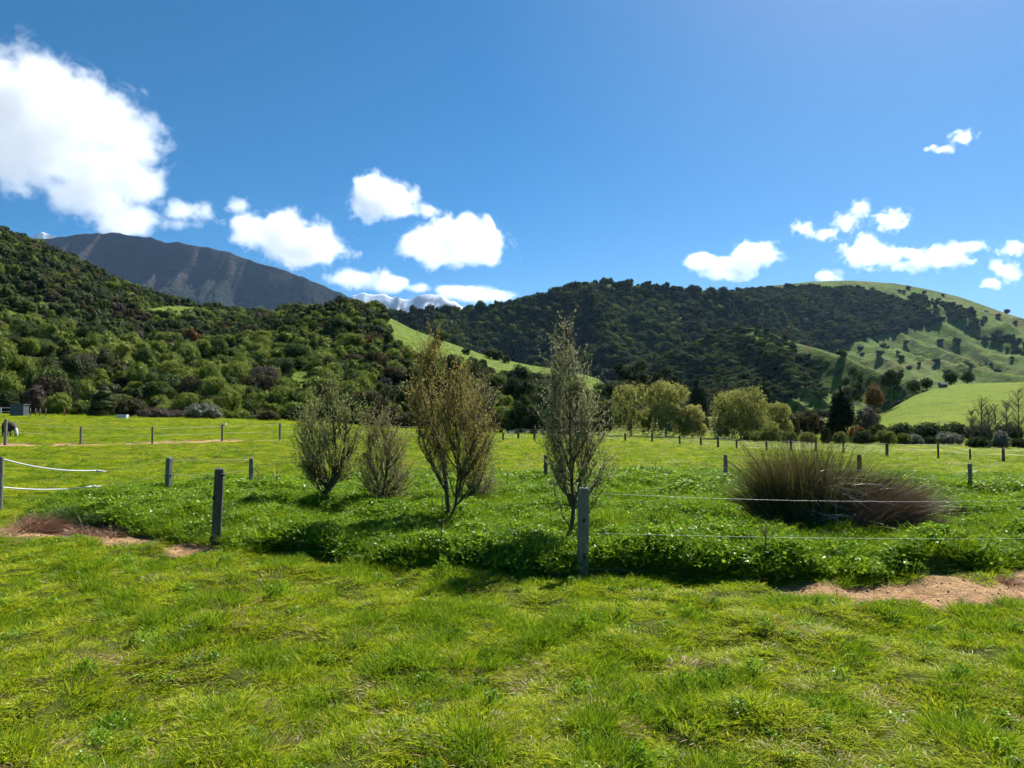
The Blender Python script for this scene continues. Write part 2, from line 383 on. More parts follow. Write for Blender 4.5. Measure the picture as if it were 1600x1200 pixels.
hillG = Hill('hill', [(1290, 676), (1330, 668), (1368, 652), (1390, 640), (1430, 617), (1470, 605), (1500, 600), (1600, 597), (1750, 592), (2000, 596), (2400, 620)],
             [(1290, 175), (1400, 215), (1500, 250), (2400, 260)], [(1290, 120), (1400, 112), (1600, 105), (2400, 110)], [(1290, -3.3), (1600, -3.6), (2400, -4)],
             hill_mat('paddock_grass', [((.15, .215, .008), 0, 0, 0), ((.19, .235, .010), .03, .4, .62), ((.12, .175, .010), .35, .45, .7), ((.10, .15, .010), .12, .52, .66)], 1.2, .5, strength=1.0), 160, 60, 1.1,
             lambda x, y, t: 2.2 * (fbm(x / 30, y / 30, 71, 3) - .5) + .5 * (fbm(x / 6, y / 6, 72, 3) - .5), 'smooth bright green pasture hill', back=.1)

def snowcap(h): return np.clip((fbm(h.X / 70, h.Y / 200, 80, 4) - .66) * 10 + (h.Z - 1080) / 150, 0, 1) * (h.PX < 150) * .8
def mforest(h): return sstep((860 + 260 * (fbm(h.X / 400, h.Y / 700, 81, 3) - .5) - h.Z) / 110)
hillM = Hill('mountain', [(-500, 400), (-200, 380), (40, 378), (75, 372), (130, 366), (175, 364), (215, 369), (240, 372), (258, 379), (270, 377), (330, 388), (360, 395), (400, 410), (440, 421), (470, 431), (500, 444), (540, 461), (570, 475), (640, 498), (760, 540)],
             [(-500, 4700), (760, 4300)], [(-500, 2500), (760, 2900)], [(-500, 80), (760, 60)],
             hill_mat('mountain_rock', [((.075, .052, .045), 0, 0, 0), ((.042, .038, .036), .006, .42, .6), ((.035, .042, .03), .004, .5, .65)], .03, 34,
                      [('forest', (.022, .032, .02)), ('snow', (.8, .82, .85))], strength=1.0), 620, 240, 1.15,
             lambda x, y, t: 340 * (ridged(x / 330 + .4 + .35 * fbm(x / 400, y / 300, 85, 2), y / 1500 + .2, 83, 6) - .95) + 60 * (fbm(x / 90, y / 140, 84, 4) - .5),
             'dark brown mountain ridge with gullies and a forested foot', attrs={'forest': mforest, 'snow': snowcap}, kindname='mountain', rough=5)

def rockbits(h): return sstep((ridged(h.X / 700, h.Y / 1100, 95, 5) - .5) * 5)
hillS = Hill('mountain', [(-400, 470), (30, 392), (50, 372), (66, 362.5), (76, 364), (92, 372), (120, 392), (300, 470), (480, 484), (530, 470), (556, 459), (568, 456), (585, 459), (603, 461), (618, 464), (640, 467), (655, 460), (672, 461), (690, 463), (704, 469), (720, 478), (760, 500), (900, 545)],
             [(-400, 11500), (900, 11500)], [(-400, 7400), (900, 7400)], [(-400, 400), (900, 400)],
             hill_mat('snow_field', [((.82, .84, .87), 0, 0, 0), ((.75, .78, .83), .002, .4, .6)], .012, 25, [('rock', (.13, .14, .17))], strength=.7), 620, 160, 1.25,
             lambda x, y, t: 420 * (ridged(x / 800 + .3 * fbm(x / 900, y / 900, 91, 2), y / 2600, 93, 6) - .92), 'snow covered mountain range far behind the dark ridge',
             attrs={'rock': rockbits}, kindname='mountain', rough=9)

# ------------------------------------------------------------------ foliage builders
def cards(r, pos, nrm, size, aspect=.55, along=None):
    """diamond leaf cards at pos, facing nrm; returns verts and quads"""
    n = len(pos); size = np.broadcast_to(size, (n,))
    nrm = nrm / (np.linalg.norm(nrm, axis=1)[:, None] + 1e-9)
    a = r.normal(size=(n, 3)) if along is None else along
    a = a - (a * nrm).sum(1)[:, None] * nrm; a /= np.linalg.norm(a, axis=1)[:, None] + 1e-9
    b = np.cross(nrm, a); s = size[:, None]
    bend = nrm * s * .12
    V = np.stack([pos - a * s * .5, pos + b * s * .5 * aspect + bend, pos + a * s * .5, pos - b * s * .5 * aspect + bend], 1)
    return V.reshape(-1, 3), (np.arange(n)[:, None] * 4 + np.arange(4)[None])

def sphere_pts(c, rx, rz, nu=9, nv=6):
    th = np.arange(nu) / nu * 2 * math.pi; ph = np.linspace(.15, math.pi - .15, nv)
    T_, Ph = np.meshgrid(th, ph); V = np.stack([c[0] + rx * np.cos(T_) * np.sin(Ph), c[1] + rx * np.sin(T_) * np.sin(Ph), c[2] + rz * np.cos(Ph)], -1).reshape(-1, 3)
    i = np.arange(nv - 1)[:, None] * nu; j = np.arange(nu)[None]; j2 = (j + 1) % nu
    q = np.stack([i + j, i + nu + j, i + nu + j2, i + j2], -1).reshape(-1, 4)
    return V, q, [tuple(range(nu))[::-1][:3], ]

def crown(seed, lobes, n, size, jit=.55, up=.25, core=.72, droop=0., aspect=.6, shell=(.82, 1.08)):
    """leafy crown: cards lying on the skins of several lobes, over solid inner cores in a darker leaf tone"""
    r = np.random.default_rng(seed); lobes = np.array(lobes, float)       # cx cy cz rx rz
    G = Geo(); w = lobes[:, 3] * lobes[:, 3]; k = r.choice(len(lobes), n, p=w / w.sum()); l = lobes[k]
    d = r.normal(size=(n, 3)); d[:, 2] += up; d /= np.linalg.norm(d, axis=1)[:, None]
    f = r.uniform(*shell, n)
    # sub-clumps: bumps on each lobe
    bump = 1 + .13 * np.sin(d[:, 0] * 7 + k * 3.1 + seed) * np.sin(d[:, 1] * 7 + k * 1.7) * 1 + .08 * np.sin(d[:, 2] * 11 + k)
    pos = l[:, :3] + d * np.stack([l[:, 3], l[:, 3], l[:, 4]], 1) * (f * bump)[:, None]
    ins = np.zeros(n, bool)
    for i_, q in enumerate(lobes):
        e = (pos - q[:3]) / np.array((q[3], q[3], q[4])); ins |= ((e ** 2).sum(1) < .6) & (k != i_)
    pos, d = pos[~ins], d[~ins]; m_ = len(pos)
    nr_ = d + r.normal(size=(m_, 3)) * jit
    al = None
    if droop: al = np.tile((0, 0, -1.), (m_, 1)) * droop + r.normal(size=(m_, 3)) * .5
    V, q = cards(r, pos, nr_, size * r.uniform(.6, 1.3, m_), aspect, al)
    G.add(V, q, a=np.repeat(r.random(m_), 4))
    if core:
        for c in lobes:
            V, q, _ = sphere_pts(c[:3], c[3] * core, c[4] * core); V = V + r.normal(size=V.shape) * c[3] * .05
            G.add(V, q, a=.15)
    return G

def round_lobes(r, n, flat=.8, spread=.55, lr=(.38, .6)):
    out = [(0, 0, .1, .62, .62 * flat)]
    for _ in range(n):
        a = r.uniform(0, 2 * math.pi); q = spread * math.sqrt(r.uniform(.2, 1)); R_ = r.uniform(*lr)
        out.append((math.cos(a) * q, math.sin(a) * q, r.uniform(-.35, .45) * flat, R_, R_ * r.uniform(.7, 1)))
    return out

DARK = leaf_mat('dark_evergreen_leaf', [(.03, .048, .014), (.055, .074, .021), (.09, .10, .034)], .35, .012, .6)
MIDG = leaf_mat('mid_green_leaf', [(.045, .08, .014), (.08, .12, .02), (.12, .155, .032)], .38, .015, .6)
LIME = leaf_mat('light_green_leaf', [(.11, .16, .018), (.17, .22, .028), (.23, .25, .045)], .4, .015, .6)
OLIV = leaf_mat('olive_brown_leaf', [(.055, .052, .02), (.085, .075, .03), (.11, .09, .045)], .35, .01, .6)
RUST = leaf_mat('rusty_leaf', [(.12, .055, .015), (.16, .085, .025), (.10, .07, .025)], .35, .01, .6)
GREY = leaf_mat('grey_twig', [(.10, .08, .065), (.13, .10, .08), (.08, .075, .055)], .25, .01, .6)
BARK = plain_mat('bark', (.05, .038, .028), (.10, .08, .06), 9, .9, (1, 1, .2), .6)
PALEBARK = plain_mat('pale_bark', (.22, .19, .15), (.12, .10, .08), 6, .85, (1, 1, .25), .5)

def hidden_collection(name):
    return bpy.data.collections.new(name)          # never linked to the scene: only a store for shapes

KINDS = [('dark', DARK), ('dark', DARK), ('dark', DARK), ('mid', MIDG), ('mid', MIDG), ('mid', MIDG), ('lime', LIME), ('lime', LIME), ('olive', OLIV), ('rust', RUST), ('grey', GREY)]
BUSH_LABEL = {'dark': 'dark evergreen native tree with a rounded crown in the hillside bush', 'mid': 'mid green leafy native tree in the hillside bush',
              'lime': 'light yellow green leafy tree in the hillside bush', 'olive': 'olive brown scrubby tree in the hillside bush',
              'rust': 'rusty orange leaved tree in the hillside bush', 'grey': 'grey brown leafless looking tree in the hillside bush'}
crown_meshes, near_meshes = [], []
bushes = hidden_collection('bush_shapes')
for i_, (k_, m_) in enumerate(KINDS):
    r = np.random.default_rng(100 + i_); lb = round_lobes(r, 7 + i_ % 4, (.85, 1.0, .7)[i_ % 3], .72, (.26, .52))
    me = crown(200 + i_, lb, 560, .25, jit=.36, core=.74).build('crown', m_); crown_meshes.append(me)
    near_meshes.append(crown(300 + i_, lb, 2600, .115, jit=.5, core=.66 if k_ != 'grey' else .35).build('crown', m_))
    ob('bush_shape_%02d' % i_, me, coll=bushes)

def scatter_stuff(name, pts, rot, scl, idx, coll, label):
    """one stuff object: every point carries one shape of the collection"""
    pts = np.asarray(pts, np.float32); n = len(pts)
    me = bpy.data.meshes.new(name); me.vertices.add(n); me.vertices.foreach_set('co', pts.ravel())
    for k, v, ty in (('rot', rot, 'FLOAT_VECTOR'), ('scl', scl, 'FLOAT_VECTOR')):
        a = me.attributes.new(k, ty, 'POINT'); a.data.foreach_set('vector', np.asarray(v, np.float32).ravel())
    a = me.attributes.new('shape', 'INT', 'POINT'); a.data.foreach_set('value', np.asarray(idx, np.int32))
    o = ob(name, me); tag(o, label, kind='stuff')
    g = bpy.data.node_groups.new(name + '_spread', 'GeometryNodeTree')
    g.interface.new_socket('Geometry', in_out='INPUT', socket_type='NodeSocketGeometry'); g.interface.new_socket('Geometry', in_out='OUTPUT', socket_type='NodeSocketGeometry')
    N, L = g.nodes, g.links
    gi, go = N.new('NodeGroupInput'), N.new('NodeGroupOutput'); ip = N.new('GeometryNodeInstanceOnPoints'); ci = N.new('GeometryNodeCollectionInfo')
    ci.inputs['Collection'].default_value = coll; ci.inputs['Separate Children'].default_value = True; ci.inputs['Reset Children'].default_value = True
    def named(nm, ty):
        x = N.new('GeometryNodeInputNamedAttribute'); x.data_type = ty; x.inputs['Name'].default_value = nm; return x.outputs['Attribute']
    L.new(gi.outputs[0], ip.inputs['Points']); L.new(ci.outputs[0], ip.inputs['Instance']); ip.inputs['Pick Instance'].default_value = True
    L.new(named('shape', 'INT'), ip.inputs['Instance Index']); L.new(named('rot', 'FLOAT_VECTOR'), ip.inputs['Rotation']); L.new(named('scl', 'FLOAT_VECTOR'), ip.inputs['Scale'])
    L.new(ip.outputs[0], go.inputs[0])
    md = o.modifiers.new('spread', 'NODES'); md.node_group = g
    return o

# ------------------------------------------------------------------ bush on the hills
def pick(r, n, p):
    """kind indices from weights dark mid lime olive rust grey"""
    groups = [[0, 1, 2], [3, 4, 5], [6, 7], [8], [9], [10]]
    p = np.asarray(p, float); p = p / p.sum(1)[:, None]; cdf = np.cumsum(p, 1); u = r.random(n)[:, None]
    k = (u > cdf).sum(1).clip(0, 5); out = np.zeros(n, int)
    for q in range(6):
        s_ = k == q; out[s_] = r.choice(groups[q], s_.sum())
    return out

forest = []     # rows: x y z radius height-scale kind px py
r = np.random.default_rng(5)
q, tt = hillA.scatter(20000, 501, 1.12); px, py = proj(*q.T)
clr = np.any([inpoly(px, py, p_) for p_ in GRASS_A], axis=0)
keep = ~clr & (px > -260) & (px < 985); keep &= ~((px > 640) & (py < np.interp(px, [640, 700, 760, 830, 935], [532, 557, 580, 596, 612])))
q, px, py, tt = q[keep], px[keep], py[keep], tt[keep]; n = len(q)
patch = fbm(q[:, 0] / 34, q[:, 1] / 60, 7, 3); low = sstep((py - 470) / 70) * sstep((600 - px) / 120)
lime = sstep((patch - .46) / .07) * (.25 + .75 * low)  # light green trees: bright broadleaf, and sunlit patches put into the tree colour
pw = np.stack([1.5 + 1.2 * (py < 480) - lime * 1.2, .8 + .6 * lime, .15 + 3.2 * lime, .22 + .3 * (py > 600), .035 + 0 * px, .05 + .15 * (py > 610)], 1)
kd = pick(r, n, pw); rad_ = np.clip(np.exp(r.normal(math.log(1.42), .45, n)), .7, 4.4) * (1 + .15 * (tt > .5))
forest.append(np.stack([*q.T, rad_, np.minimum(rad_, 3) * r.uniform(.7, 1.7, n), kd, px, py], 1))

q, tt = hillC.scatter(10500, 502, 1.08, 420, 1330); px, py = proj(*q.T)
keep = ~inpoly(px, py, TOP_C[0]); q, px, py = q[keep], px[keep], py[keep]; n = len(q)
patch = fbm(q[:, 0] / 70, q[:, 1] / 130, 9, 3); lime = sstep((patch - .48) / .1)  # paler kinds in patches put sunlit gullies into the tree colour
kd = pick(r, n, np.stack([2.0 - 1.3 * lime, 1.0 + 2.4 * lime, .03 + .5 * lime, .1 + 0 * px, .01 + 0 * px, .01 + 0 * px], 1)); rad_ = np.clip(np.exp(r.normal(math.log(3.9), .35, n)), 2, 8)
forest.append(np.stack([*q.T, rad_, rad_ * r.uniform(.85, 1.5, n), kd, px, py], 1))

q, tt = hillD.scatter(13000, 503, 1.0, 1010, 1700); px, py = proj(*q.T)
wood = inpoly(px, py, WOOD_D[0])
band = inpoly(px, py, [(1405, 456), (1440, 462), (1500, 480), (1545, 500), (1530, 508), (1470, 488), (1425, 474)])
band2 = inpoly(px, py, [(1505, 506), (1560, 520), (1640, 548), (1640, 566), (1560, 545), (1510, 520)])
sp = r.random(len(q)); edge = inpoly(px, py, [(1440, 480), (1500, 500), (1490, 530), (1330, 545), (1300, 600), (1460, 590), (1600, 585), (1640, 440), (1400, 440)])
keep = (wood & (sp < .95)) | (band & (sp < .5)) | (band2 & (sp < .35)) | (edge & (sp < .018)); q, px, py = q[keep], px[keep], py[keep]; n = len(q)
kd = pick(r, n, np.tile([2.6, 1.2, .03, .1, .005, .005], (n, 1))); rad_ = r.uniform(3.2, 6.2, n) * np.where(inpoly(px, py, WOOD_D[0]), 1, .85)
forest.append(np.stack([*q.T, rad_, rad_ * r.uniform(.9, 1.4, n), kd, px, py], 1))

q, tt = hillE.scatter(5200, 504, 1.05, 975, 1470); px, py = proj(*q.T)
left = ~inpoly(px, py, GRASS_E)
gul = (ridged(q[:, 0] / 75 + .3, q[:, 1] / 300, 61, 3) < .42); sp = r.random(len(q))
keep = (left & (sp < .9)) | (~left & gul & (sp < .16)) | (~left & (sp < .02)); q, px, py = q[keep], px[keep], py[keep]; n = len(q)
kd = pick(r, n, np.tile([2.0, 1.5, .15, .2, .01, .02], (n, 1))); rad_ = r.uniform(2.2, 4.4, n)
forest.append(np.stack([*q.T, rad_, rad_ * r.uniform(.75, 1.2, n), kd, px, py], 1))

# scattered trees on the grassy spur of the near hill
for (a_, b_, k_, s_) in [(690, 520, 3, 4.2), (683, 532, 0, 2.6), (728, 540, 1, 1.8), (765, 546, 8, 3.2), (780, 548, 8, 3.0), (792, 553, 8, 2.6), (660, 560, 1, 2.0), (705, 566, 0, 2.4),
                         (715, 562, 2, 2.0), (645, 548, 0, 2.2), (738, 567, 1, 2.0), (672, 552, 3, 1.6), (752, 572, 0, 2.4)]:
    w_ = hillA.at_px(a_, b_ + 6) if b_ > 555 and a_ < 800 else hillA.at_px(a_, max(b_ + 14, 400))
    forest.append(np.array([[*w_, s_, s_ * 1.15, k_, a_, b_]]))
forest = np.concatenate(forest)
show = np.where((forest[:, 6] > -10) & (forest[:, 6] < 1610) & (forest[:, 7] < 665), forest[:, 3] / forest[:, 1], 0)
order = np.argsort(-show); big, rest = order[:290], order[290:]
def trunk_mesh(seed, h, r0, mat, lean=.1, k=7, forks=3, spread=.5):
    r = np.random.default_rng(seed); G = Geo()
    a = r.uniform(0, 6.28); t = np.linspace(0, 1, 7)
    pts = np.stack([lean * h * np.cos(a) * t ** 1.6, lean * h * np.sin(a) * t ** 1.6, t * h - .15], 1)
    G.tube(pts, r0 * (1 - .65 * t), k)
    for f in range(forks):
        b = r.uniform(0, 6.28); s0 = pts[3 + f % 3]; e = s0 + np.array((math.cos(b) * spread * h, math.sin(b) * spread * h, h * r.uniform(.35, .6)))
        c = (s0 + e) / 2 + np.array((math.cos(b), math.sin(b), -.4)) * .1 * h; u = np.linspace(0, 1, 6)[:, None]
        G.tube((1 - u) ** 2 * s0 + 2 * u * (1 - u) * c + u * u * e, r0 * .5 * (1 - .75 * u[:, 0]), 5)
    return G.build('trunk', mat)
bush_trunks = [trunk_mesh(900 + i_, 1.0, .09, BARK) for i_ in range(3)]
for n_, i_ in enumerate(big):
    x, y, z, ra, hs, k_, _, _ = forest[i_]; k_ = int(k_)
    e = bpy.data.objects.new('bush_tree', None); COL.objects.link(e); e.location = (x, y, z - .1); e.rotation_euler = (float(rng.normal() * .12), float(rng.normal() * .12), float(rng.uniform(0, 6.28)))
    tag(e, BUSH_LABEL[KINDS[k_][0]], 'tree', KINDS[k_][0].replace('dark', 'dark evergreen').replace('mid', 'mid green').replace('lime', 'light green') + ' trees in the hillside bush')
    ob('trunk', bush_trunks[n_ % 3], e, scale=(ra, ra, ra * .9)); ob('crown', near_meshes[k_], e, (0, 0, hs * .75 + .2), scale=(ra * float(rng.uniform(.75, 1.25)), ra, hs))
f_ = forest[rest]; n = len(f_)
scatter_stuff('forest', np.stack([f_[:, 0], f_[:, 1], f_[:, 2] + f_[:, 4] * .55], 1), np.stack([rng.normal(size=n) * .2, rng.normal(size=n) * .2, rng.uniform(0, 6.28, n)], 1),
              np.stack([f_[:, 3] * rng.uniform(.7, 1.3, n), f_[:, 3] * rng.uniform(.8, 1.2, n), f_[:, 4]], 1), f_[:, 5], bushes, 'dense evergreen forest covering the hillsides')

# ------------------------------------------------------------------ trees and shrubs of the valley floor
WILLOW = leaf_mat('willow_leaf', [(.22, .23, .06), (.32, .33, .085), (.42, .39, .12)], .45, .012, .6)
GUM = leaf_mat('gum_leaf', [(.03, .042, .018), (.05, .065, .025), (.075, .085, .04)], .38, .012, .6)
CONIFER = leaf_mat('conifer_needle', [(.010, .016, .007), (.018, .026, .010), (.03, .035, .014)], .2, .01, .6)
AUTUMN = leaf_mat('orange_leaf', [(.14, .085, .035), (.2, .12, .045), (.12, .09, .04)], .4, .01, .6)
SILVER = leaf_mat('silver_leaf', [(.12, .14, .09), (.2, .21, .15), (.28, .27, .2)], .35, .02, .5)
HEDGE = leaf_mat('shrub_leaf', [(.09, .12, .02), (.15, .185, .03), (.21, .22, .05)], .42, .015, .6)
HEDGE2 = leaf_mat('shrub_dark_leaf', [(.02, .035, .010), (.035, .055, .016), (.05, .07, .02)], .38, .012, .6)
TWIG = plain_mat('twig_bark', (.07, .055, .042), (.13, .105, .08), 12, .9, (1, 1, .3), .3)

def hz(x, y):
    """height of whatever ground lies at x, y: paddock or pasture hill"""
    z = float(gz(x, y)); px_ = 800 + F * x / y
    if hillG.px[0] < px_ < hillG.px[-1]:
        a = (px_ - hillG.px[0]) / (hillG.px[-1] - hillG.px[0]); tt = np.linspace(0, 1.5, 200); q = hillG.sample(np.full(200, a), tt)
        if q[0, 1] < y: z = max(z, float(np.interp(y, q[:, 1], q[:, 2])))
    return z

def valley_tree(name, px, top, wpx, d, mat, label, seed, shape='round', cat='tree', group=None, leaf=.3, n=3200, bark=None, zbase=None, open_=.0):
    r = np.random.default_rng(seed); x = (px - 800) / F * d; z = hz(x, d) if zbase is None else zbase
    H = P(px, top, d)[2] - z; Wd = wpx / F * d / 2
    e = bpy.data.objects.new(name, None); COL.objects.link(e); e.location = (x, d, z); tag(e, label, cat, group)
    L_ = []; core = .6; dr = 0.; tr_h = H * .35
    if shape == 'round':
        for i_ in range(9):
            a = i_ * 2.4 + r.uniform(0, .6); q = Wd * .55 * math.sqrt((i_ + .5) / 9); R_ = Wd * r.uniform(.36, .52)
            L_.append((math.cos(a) * q, math.sin(a) * q, H * (.62 - .25 * (q / Wd)) + r.uniform(-.08, .1) * H, R_, R_ * r.uniform(.75, 1.0)))
        L_.append((0, 0, H * .55, Wd * .6, H * .36))
        top_ = max(l[2] + l[4] for l in L_); L_ = [(a, b, c * H / top_, s_, t_ * H / top_) for a, b, c, s_, t_ in L_]
    elif shape == 'willow':
        dr = 1.2; core = .3
        for i_ in range(20):
            a = i_ * 2.4 + r.uniform(0, .6); q = Wd * .72 * math.sqrt((i_ + .5) / 20); R_ = Wd * r.uniform(.24, .36)
            L_.append((math.cos(a) * q, math.sin(a) * q, H * ((.78 if i_ % 2 else .42) - .34 * (q / Wd) ** 2) + r.uniform(-.06, .06) * H, R_, R_ * r.uniform(1.1, 1.6)))
        for i_ in range(8): a = i_ * .785 + r.uniform(-.3, .3); L_.append((math.cos(a) * Wd * .68, math.sin(a) * Wd * .68, H * r.uniform(.16, .3), Wd * r.uniform(.22, .34), H * r.uniform(.18, .28)))
        top_ = max(l[2] + l[4] for l in L_); L_ = [(a, b, c * H / top_, s_, t_ * H / top_) for a, b, c, s_, t_ in L_]
    elif shape == 'cone':
        core = .75; tr_h = H * .2
        for i_ in range(9):
            f = i_ / 8; R_ = Wd * (1 - f ** 1.6) ** .6 * .72 + .12 * Wd
            for k in range(3 if f < .8 else 1):
                a = r.uniform(0, 6.28); q = Wd * (1 - f ** 1.6) ** .7 * .42
                L_.append((math.cos(a) * q, math.sin(a) * q, H * (.1 + .78 * f), R_ * .8, H * .13))
    elif shape == 'gum':
        core = .35; tr_h = H * .6
        for i_ in range(11):
            a = i_ * 2.4 + r.uniform(0, .8); q = Wd * .7 * math.sqrt(r.uniform(.1, 1)); R_ = Wd * r.uniform(.22, .38)
            L_.append((math.cos(a) * q, math.sin(a) * q, H * r.uniform(.45, .86), R_, R_ * r.uniform(.7, 1.1)))
        L_.append((0, 0, H - Wd * .35, Wd * .35, Wd * .35))
    elif shape == 'shrub':
        core = .62; tr_h = H * .3
        L_.append((0, 0, H * .38, Wd * .62, H * .5))
        for i_ in range(12):
            a = i_ * 2.4; el = math.asin(min(1, (i_ + .5) / 12 + r.uniform(-.06, .06))); R_ = min(Wd * r.uniform(.2, .38), H * .4)
            L_.append((math.cos(a) * math.cos(el) * Wd * .68, math.sin(a) * math.cos(el) * Wd * .68, H * .22 + math.sin(el) * (H * .78 - R_), R_, R_ * r.uniform(.8, 1.1)))
        for i_ in range(3):
            a = i_ * 2.1 + r.uniform(-.4, .4); q = r.uniform(.3, .62); L_.append((math.cos(a) * Wd * q, math.sin(a) * Wd * q, H * r.uniform(.18, .36), Wd * r.uniform(.28, .42), H * r.uniform(.24, .38)))
    ob('trunk', trunk_mesh(seed + 1, tr_h * 1.15, max(.05, H * .022), bark or BARK, .06, 7, 5, .45), e)
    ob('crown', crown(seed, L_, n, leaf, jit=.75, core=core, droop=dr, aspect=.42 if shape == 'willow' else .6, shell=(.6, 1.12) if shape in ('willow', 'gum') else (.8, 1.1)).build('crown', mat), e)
    return e

V = valley_tree
# willows beyond the far fence
V('willow_tree', 1157, 606, 104, 92, WILLOW, 'biggest round yellow green willow beyond the wire fence', 1001, 'willow', leaf=.34, n=15000)
V('willow_tree', 1214, 628, 50, 96, WILLOW, 'small pale willow tucked beside the biggest round willow', 1002, 'willow', leaf=.3, n=7500)
V('willow_tree', 1040, 594, 78, 96, WILLOW, 'tall yellow green willow with a dark forked trunk behind the wire fence', 1003, 'willow', leaf=.34, n=12000)
V('willow_tree', 985, 598, 66, 98, WILLOW, 'thin twiggy willow beside the forked willow', 1004, 'willow', leaf=.3, n=6500)
V('willow_tree', 1082, 632, 46, 94, WILLOW, 'low drooping willow between the forked willow and the biggest willow', 1005, 'willow', leaf=.3, n=6500)
# dark tall trees behind them
V('gum_tree', 968, 568, 44, 165, GUM, 'dark gum tree at the end of the row behind the willows', 1010, 'gum', n=2600, leaf=.6)
V('gum_tree', 1003, 562, 48, 170, GUM, 'dark broad gum tree behind the twiggy willow', 1011, 'gum', n=2600, leaf=.6)
V('gum_tree', 1040, 574, 50, 168, GUM, 'dark gum tree behind the forked willow', 1012, 'gum', n=2600, leaf=.6)
V('evergreen_tree', 1090, 582, 44, 140, GUM, 'tall dark narrow evergreen between two willows', 1013, 'cone', leaf=.5)
V('evergreen_tree', 1193, 588, 38, 150, GUM, 'dark upright evergreen behind the biggest willow', 1014, 'cone', leaf=.5)
V('evergreen_tree', 1147, 602, 50, 175, GUM, 'low dark tree crown peeping over the biggest willow', 1015, 'round', leaf=.6)
V('conifer_tree', 1313, 601, 46, 118, CONIFER, 'nearly black dense conifer at the foot of the pasture hill', 1016, 'cone', leaf=.35, n=4200)
V('gum_tree', 1333, 574, 42, 205, GUM, 'pale trunked gum tree behind the black conifer', 1017, 'gum', leaf=.6, n=2400, bark=PALEBARK)
V('autumn_tree', 1366, 598, 34, 200, AUTUMN, 'orange brown autumn tree behind the black conifer', 1018, 'round', leaf=.5, n=2400)
V('gum_tree', 1392, 578, 42, 212, GUM, 'olive gum tree at the upper edge of the pasture hill', 1019, 'gum', leaf=.6, n=2600)
V('evergreen_tree', 1428, 592, 26, 246, DARK, 'small dark tree on the pasture hill skyline', 1020, 'round', leaf=.6, n=1500)
V('evergreen_tree', 1448, 590, 24, 252, DARK, 'twin dark tree next to the hut on the pasture hill', 1021, 'round', leaf=.6, n=1500)
V('evergreen_tree', 1486, 580, 26, 275, DARK, 'dark round tree just behind the hut', 1022, 'round', leaf=.6, n=1500)
V('evergreen_tree', 1512, 579, 24, 280, DARK, 'dark bushy tree standing alone beyond the hut', 1023, 'round', leaf=.6, n=1500)
V('scrub_bush', 1354, 634, 44, 150, GREY, 'purple grey bare scrub beside the black conifer', 1024, 'shrub', 'shrub', leaf=.4, n=2200)
V('scrub_bush', 1262, 640, 60, 128, OLIV, 'brownish scrub thicket between the small willow and the conifer', 1025, 'shrub', 'shrub', leaf=.4, n=2600)
V('scrub_bush', 1236, 650, 26, 112, DARK, 'dark scrub beside the small pale willow', 1026, 'shrub', 'shrub', leaf=.35, n=1800)
V('scrub_bush', 1338, 664, 40, 88, RUST, 'brown and green mounded bush behind the big rush clump', 1027, 'shrub', 'shrub', leaf=.22, n=2600)
V('scrub_bush', 1348, 672, 36, 84, HEDGE2, 'dark green mound in front of the brown bush', 1028, 'shrub', 'shrub', leaf=.2, n=2400)
for i_, (a_, b_, w_, m_, nm) in enumerate([
        (1232, 672, 32, HEDGE, 'pale leaved shrub next to the small willow'), (1262, 674, 30, HEDGE, 'light green rounded shrub with a leaning top'),
        (1290, 668, 20, HEDGE2, 'narrow dark egg shaped shrub'), (1311, 674, 26, HEDGE, 'lime green ball shaped shrub'),
        (1382, 670, 38, HEDGE, 'yellow green loose shrub beside the brown mound'), (1410, 676, 26, HEDGE, 'low yellow green shrub'),
        (1425, 677, 34, SILVER, 'silver tipped broad shrub'), (1452, 682, 30, HEDGE2, 'low dark flat topped shrub'),
        (1482, 674, 46, SILVER, 'wide pale cream flowering shrub'), (1528, 680, 40, HEDGE2, 'dark green dome shaped shrub'),
        (1562, 672, 30, SILVER, 'pale silvery shrub under the bare trees'), (1552, 688, 30, OLIV, 'low brown scrub under the bare trees'),
        (1590, 684, 34, HEDGE2, 'dark shrub at the end of the hedge row'), (1632, 680, 50, HEDGE, 'green shrub past the end of the hedge row'),
        (1205, 664, 40, HEDGE, 'light green shrub in front of the small willow'), (1178, 672, 44, HEDGE, 'light green shrub under the biggest willow')]):
    V('shrub', a_, b_, w_, 80 + (i_ * 37 % 9), m_, nm + ' behind the wire fence', 1100 + i_ * 3, 'shrub', 'shrub', 'shrubs in a row behind the wire fence', leaf=.17, n=2400)
for i_, (a_, b_, w_) in enumerate([(1372, 664, 40), (1408, 662, 50), (1450, 660, 56), (1490, 660, 54), (1530, 664, 44), (1575, 662, 50)]):
    V('gorse_bush', a_, b_ - 2, w_, 108, DARK, 'dark gorse bush in the hedge at the foot of the pasture hill', 1180 + i_ * 3, 'shrub', 'shrub', 'gorse hedge at the foot of the pasture hill', leaf=.3, n=2000)
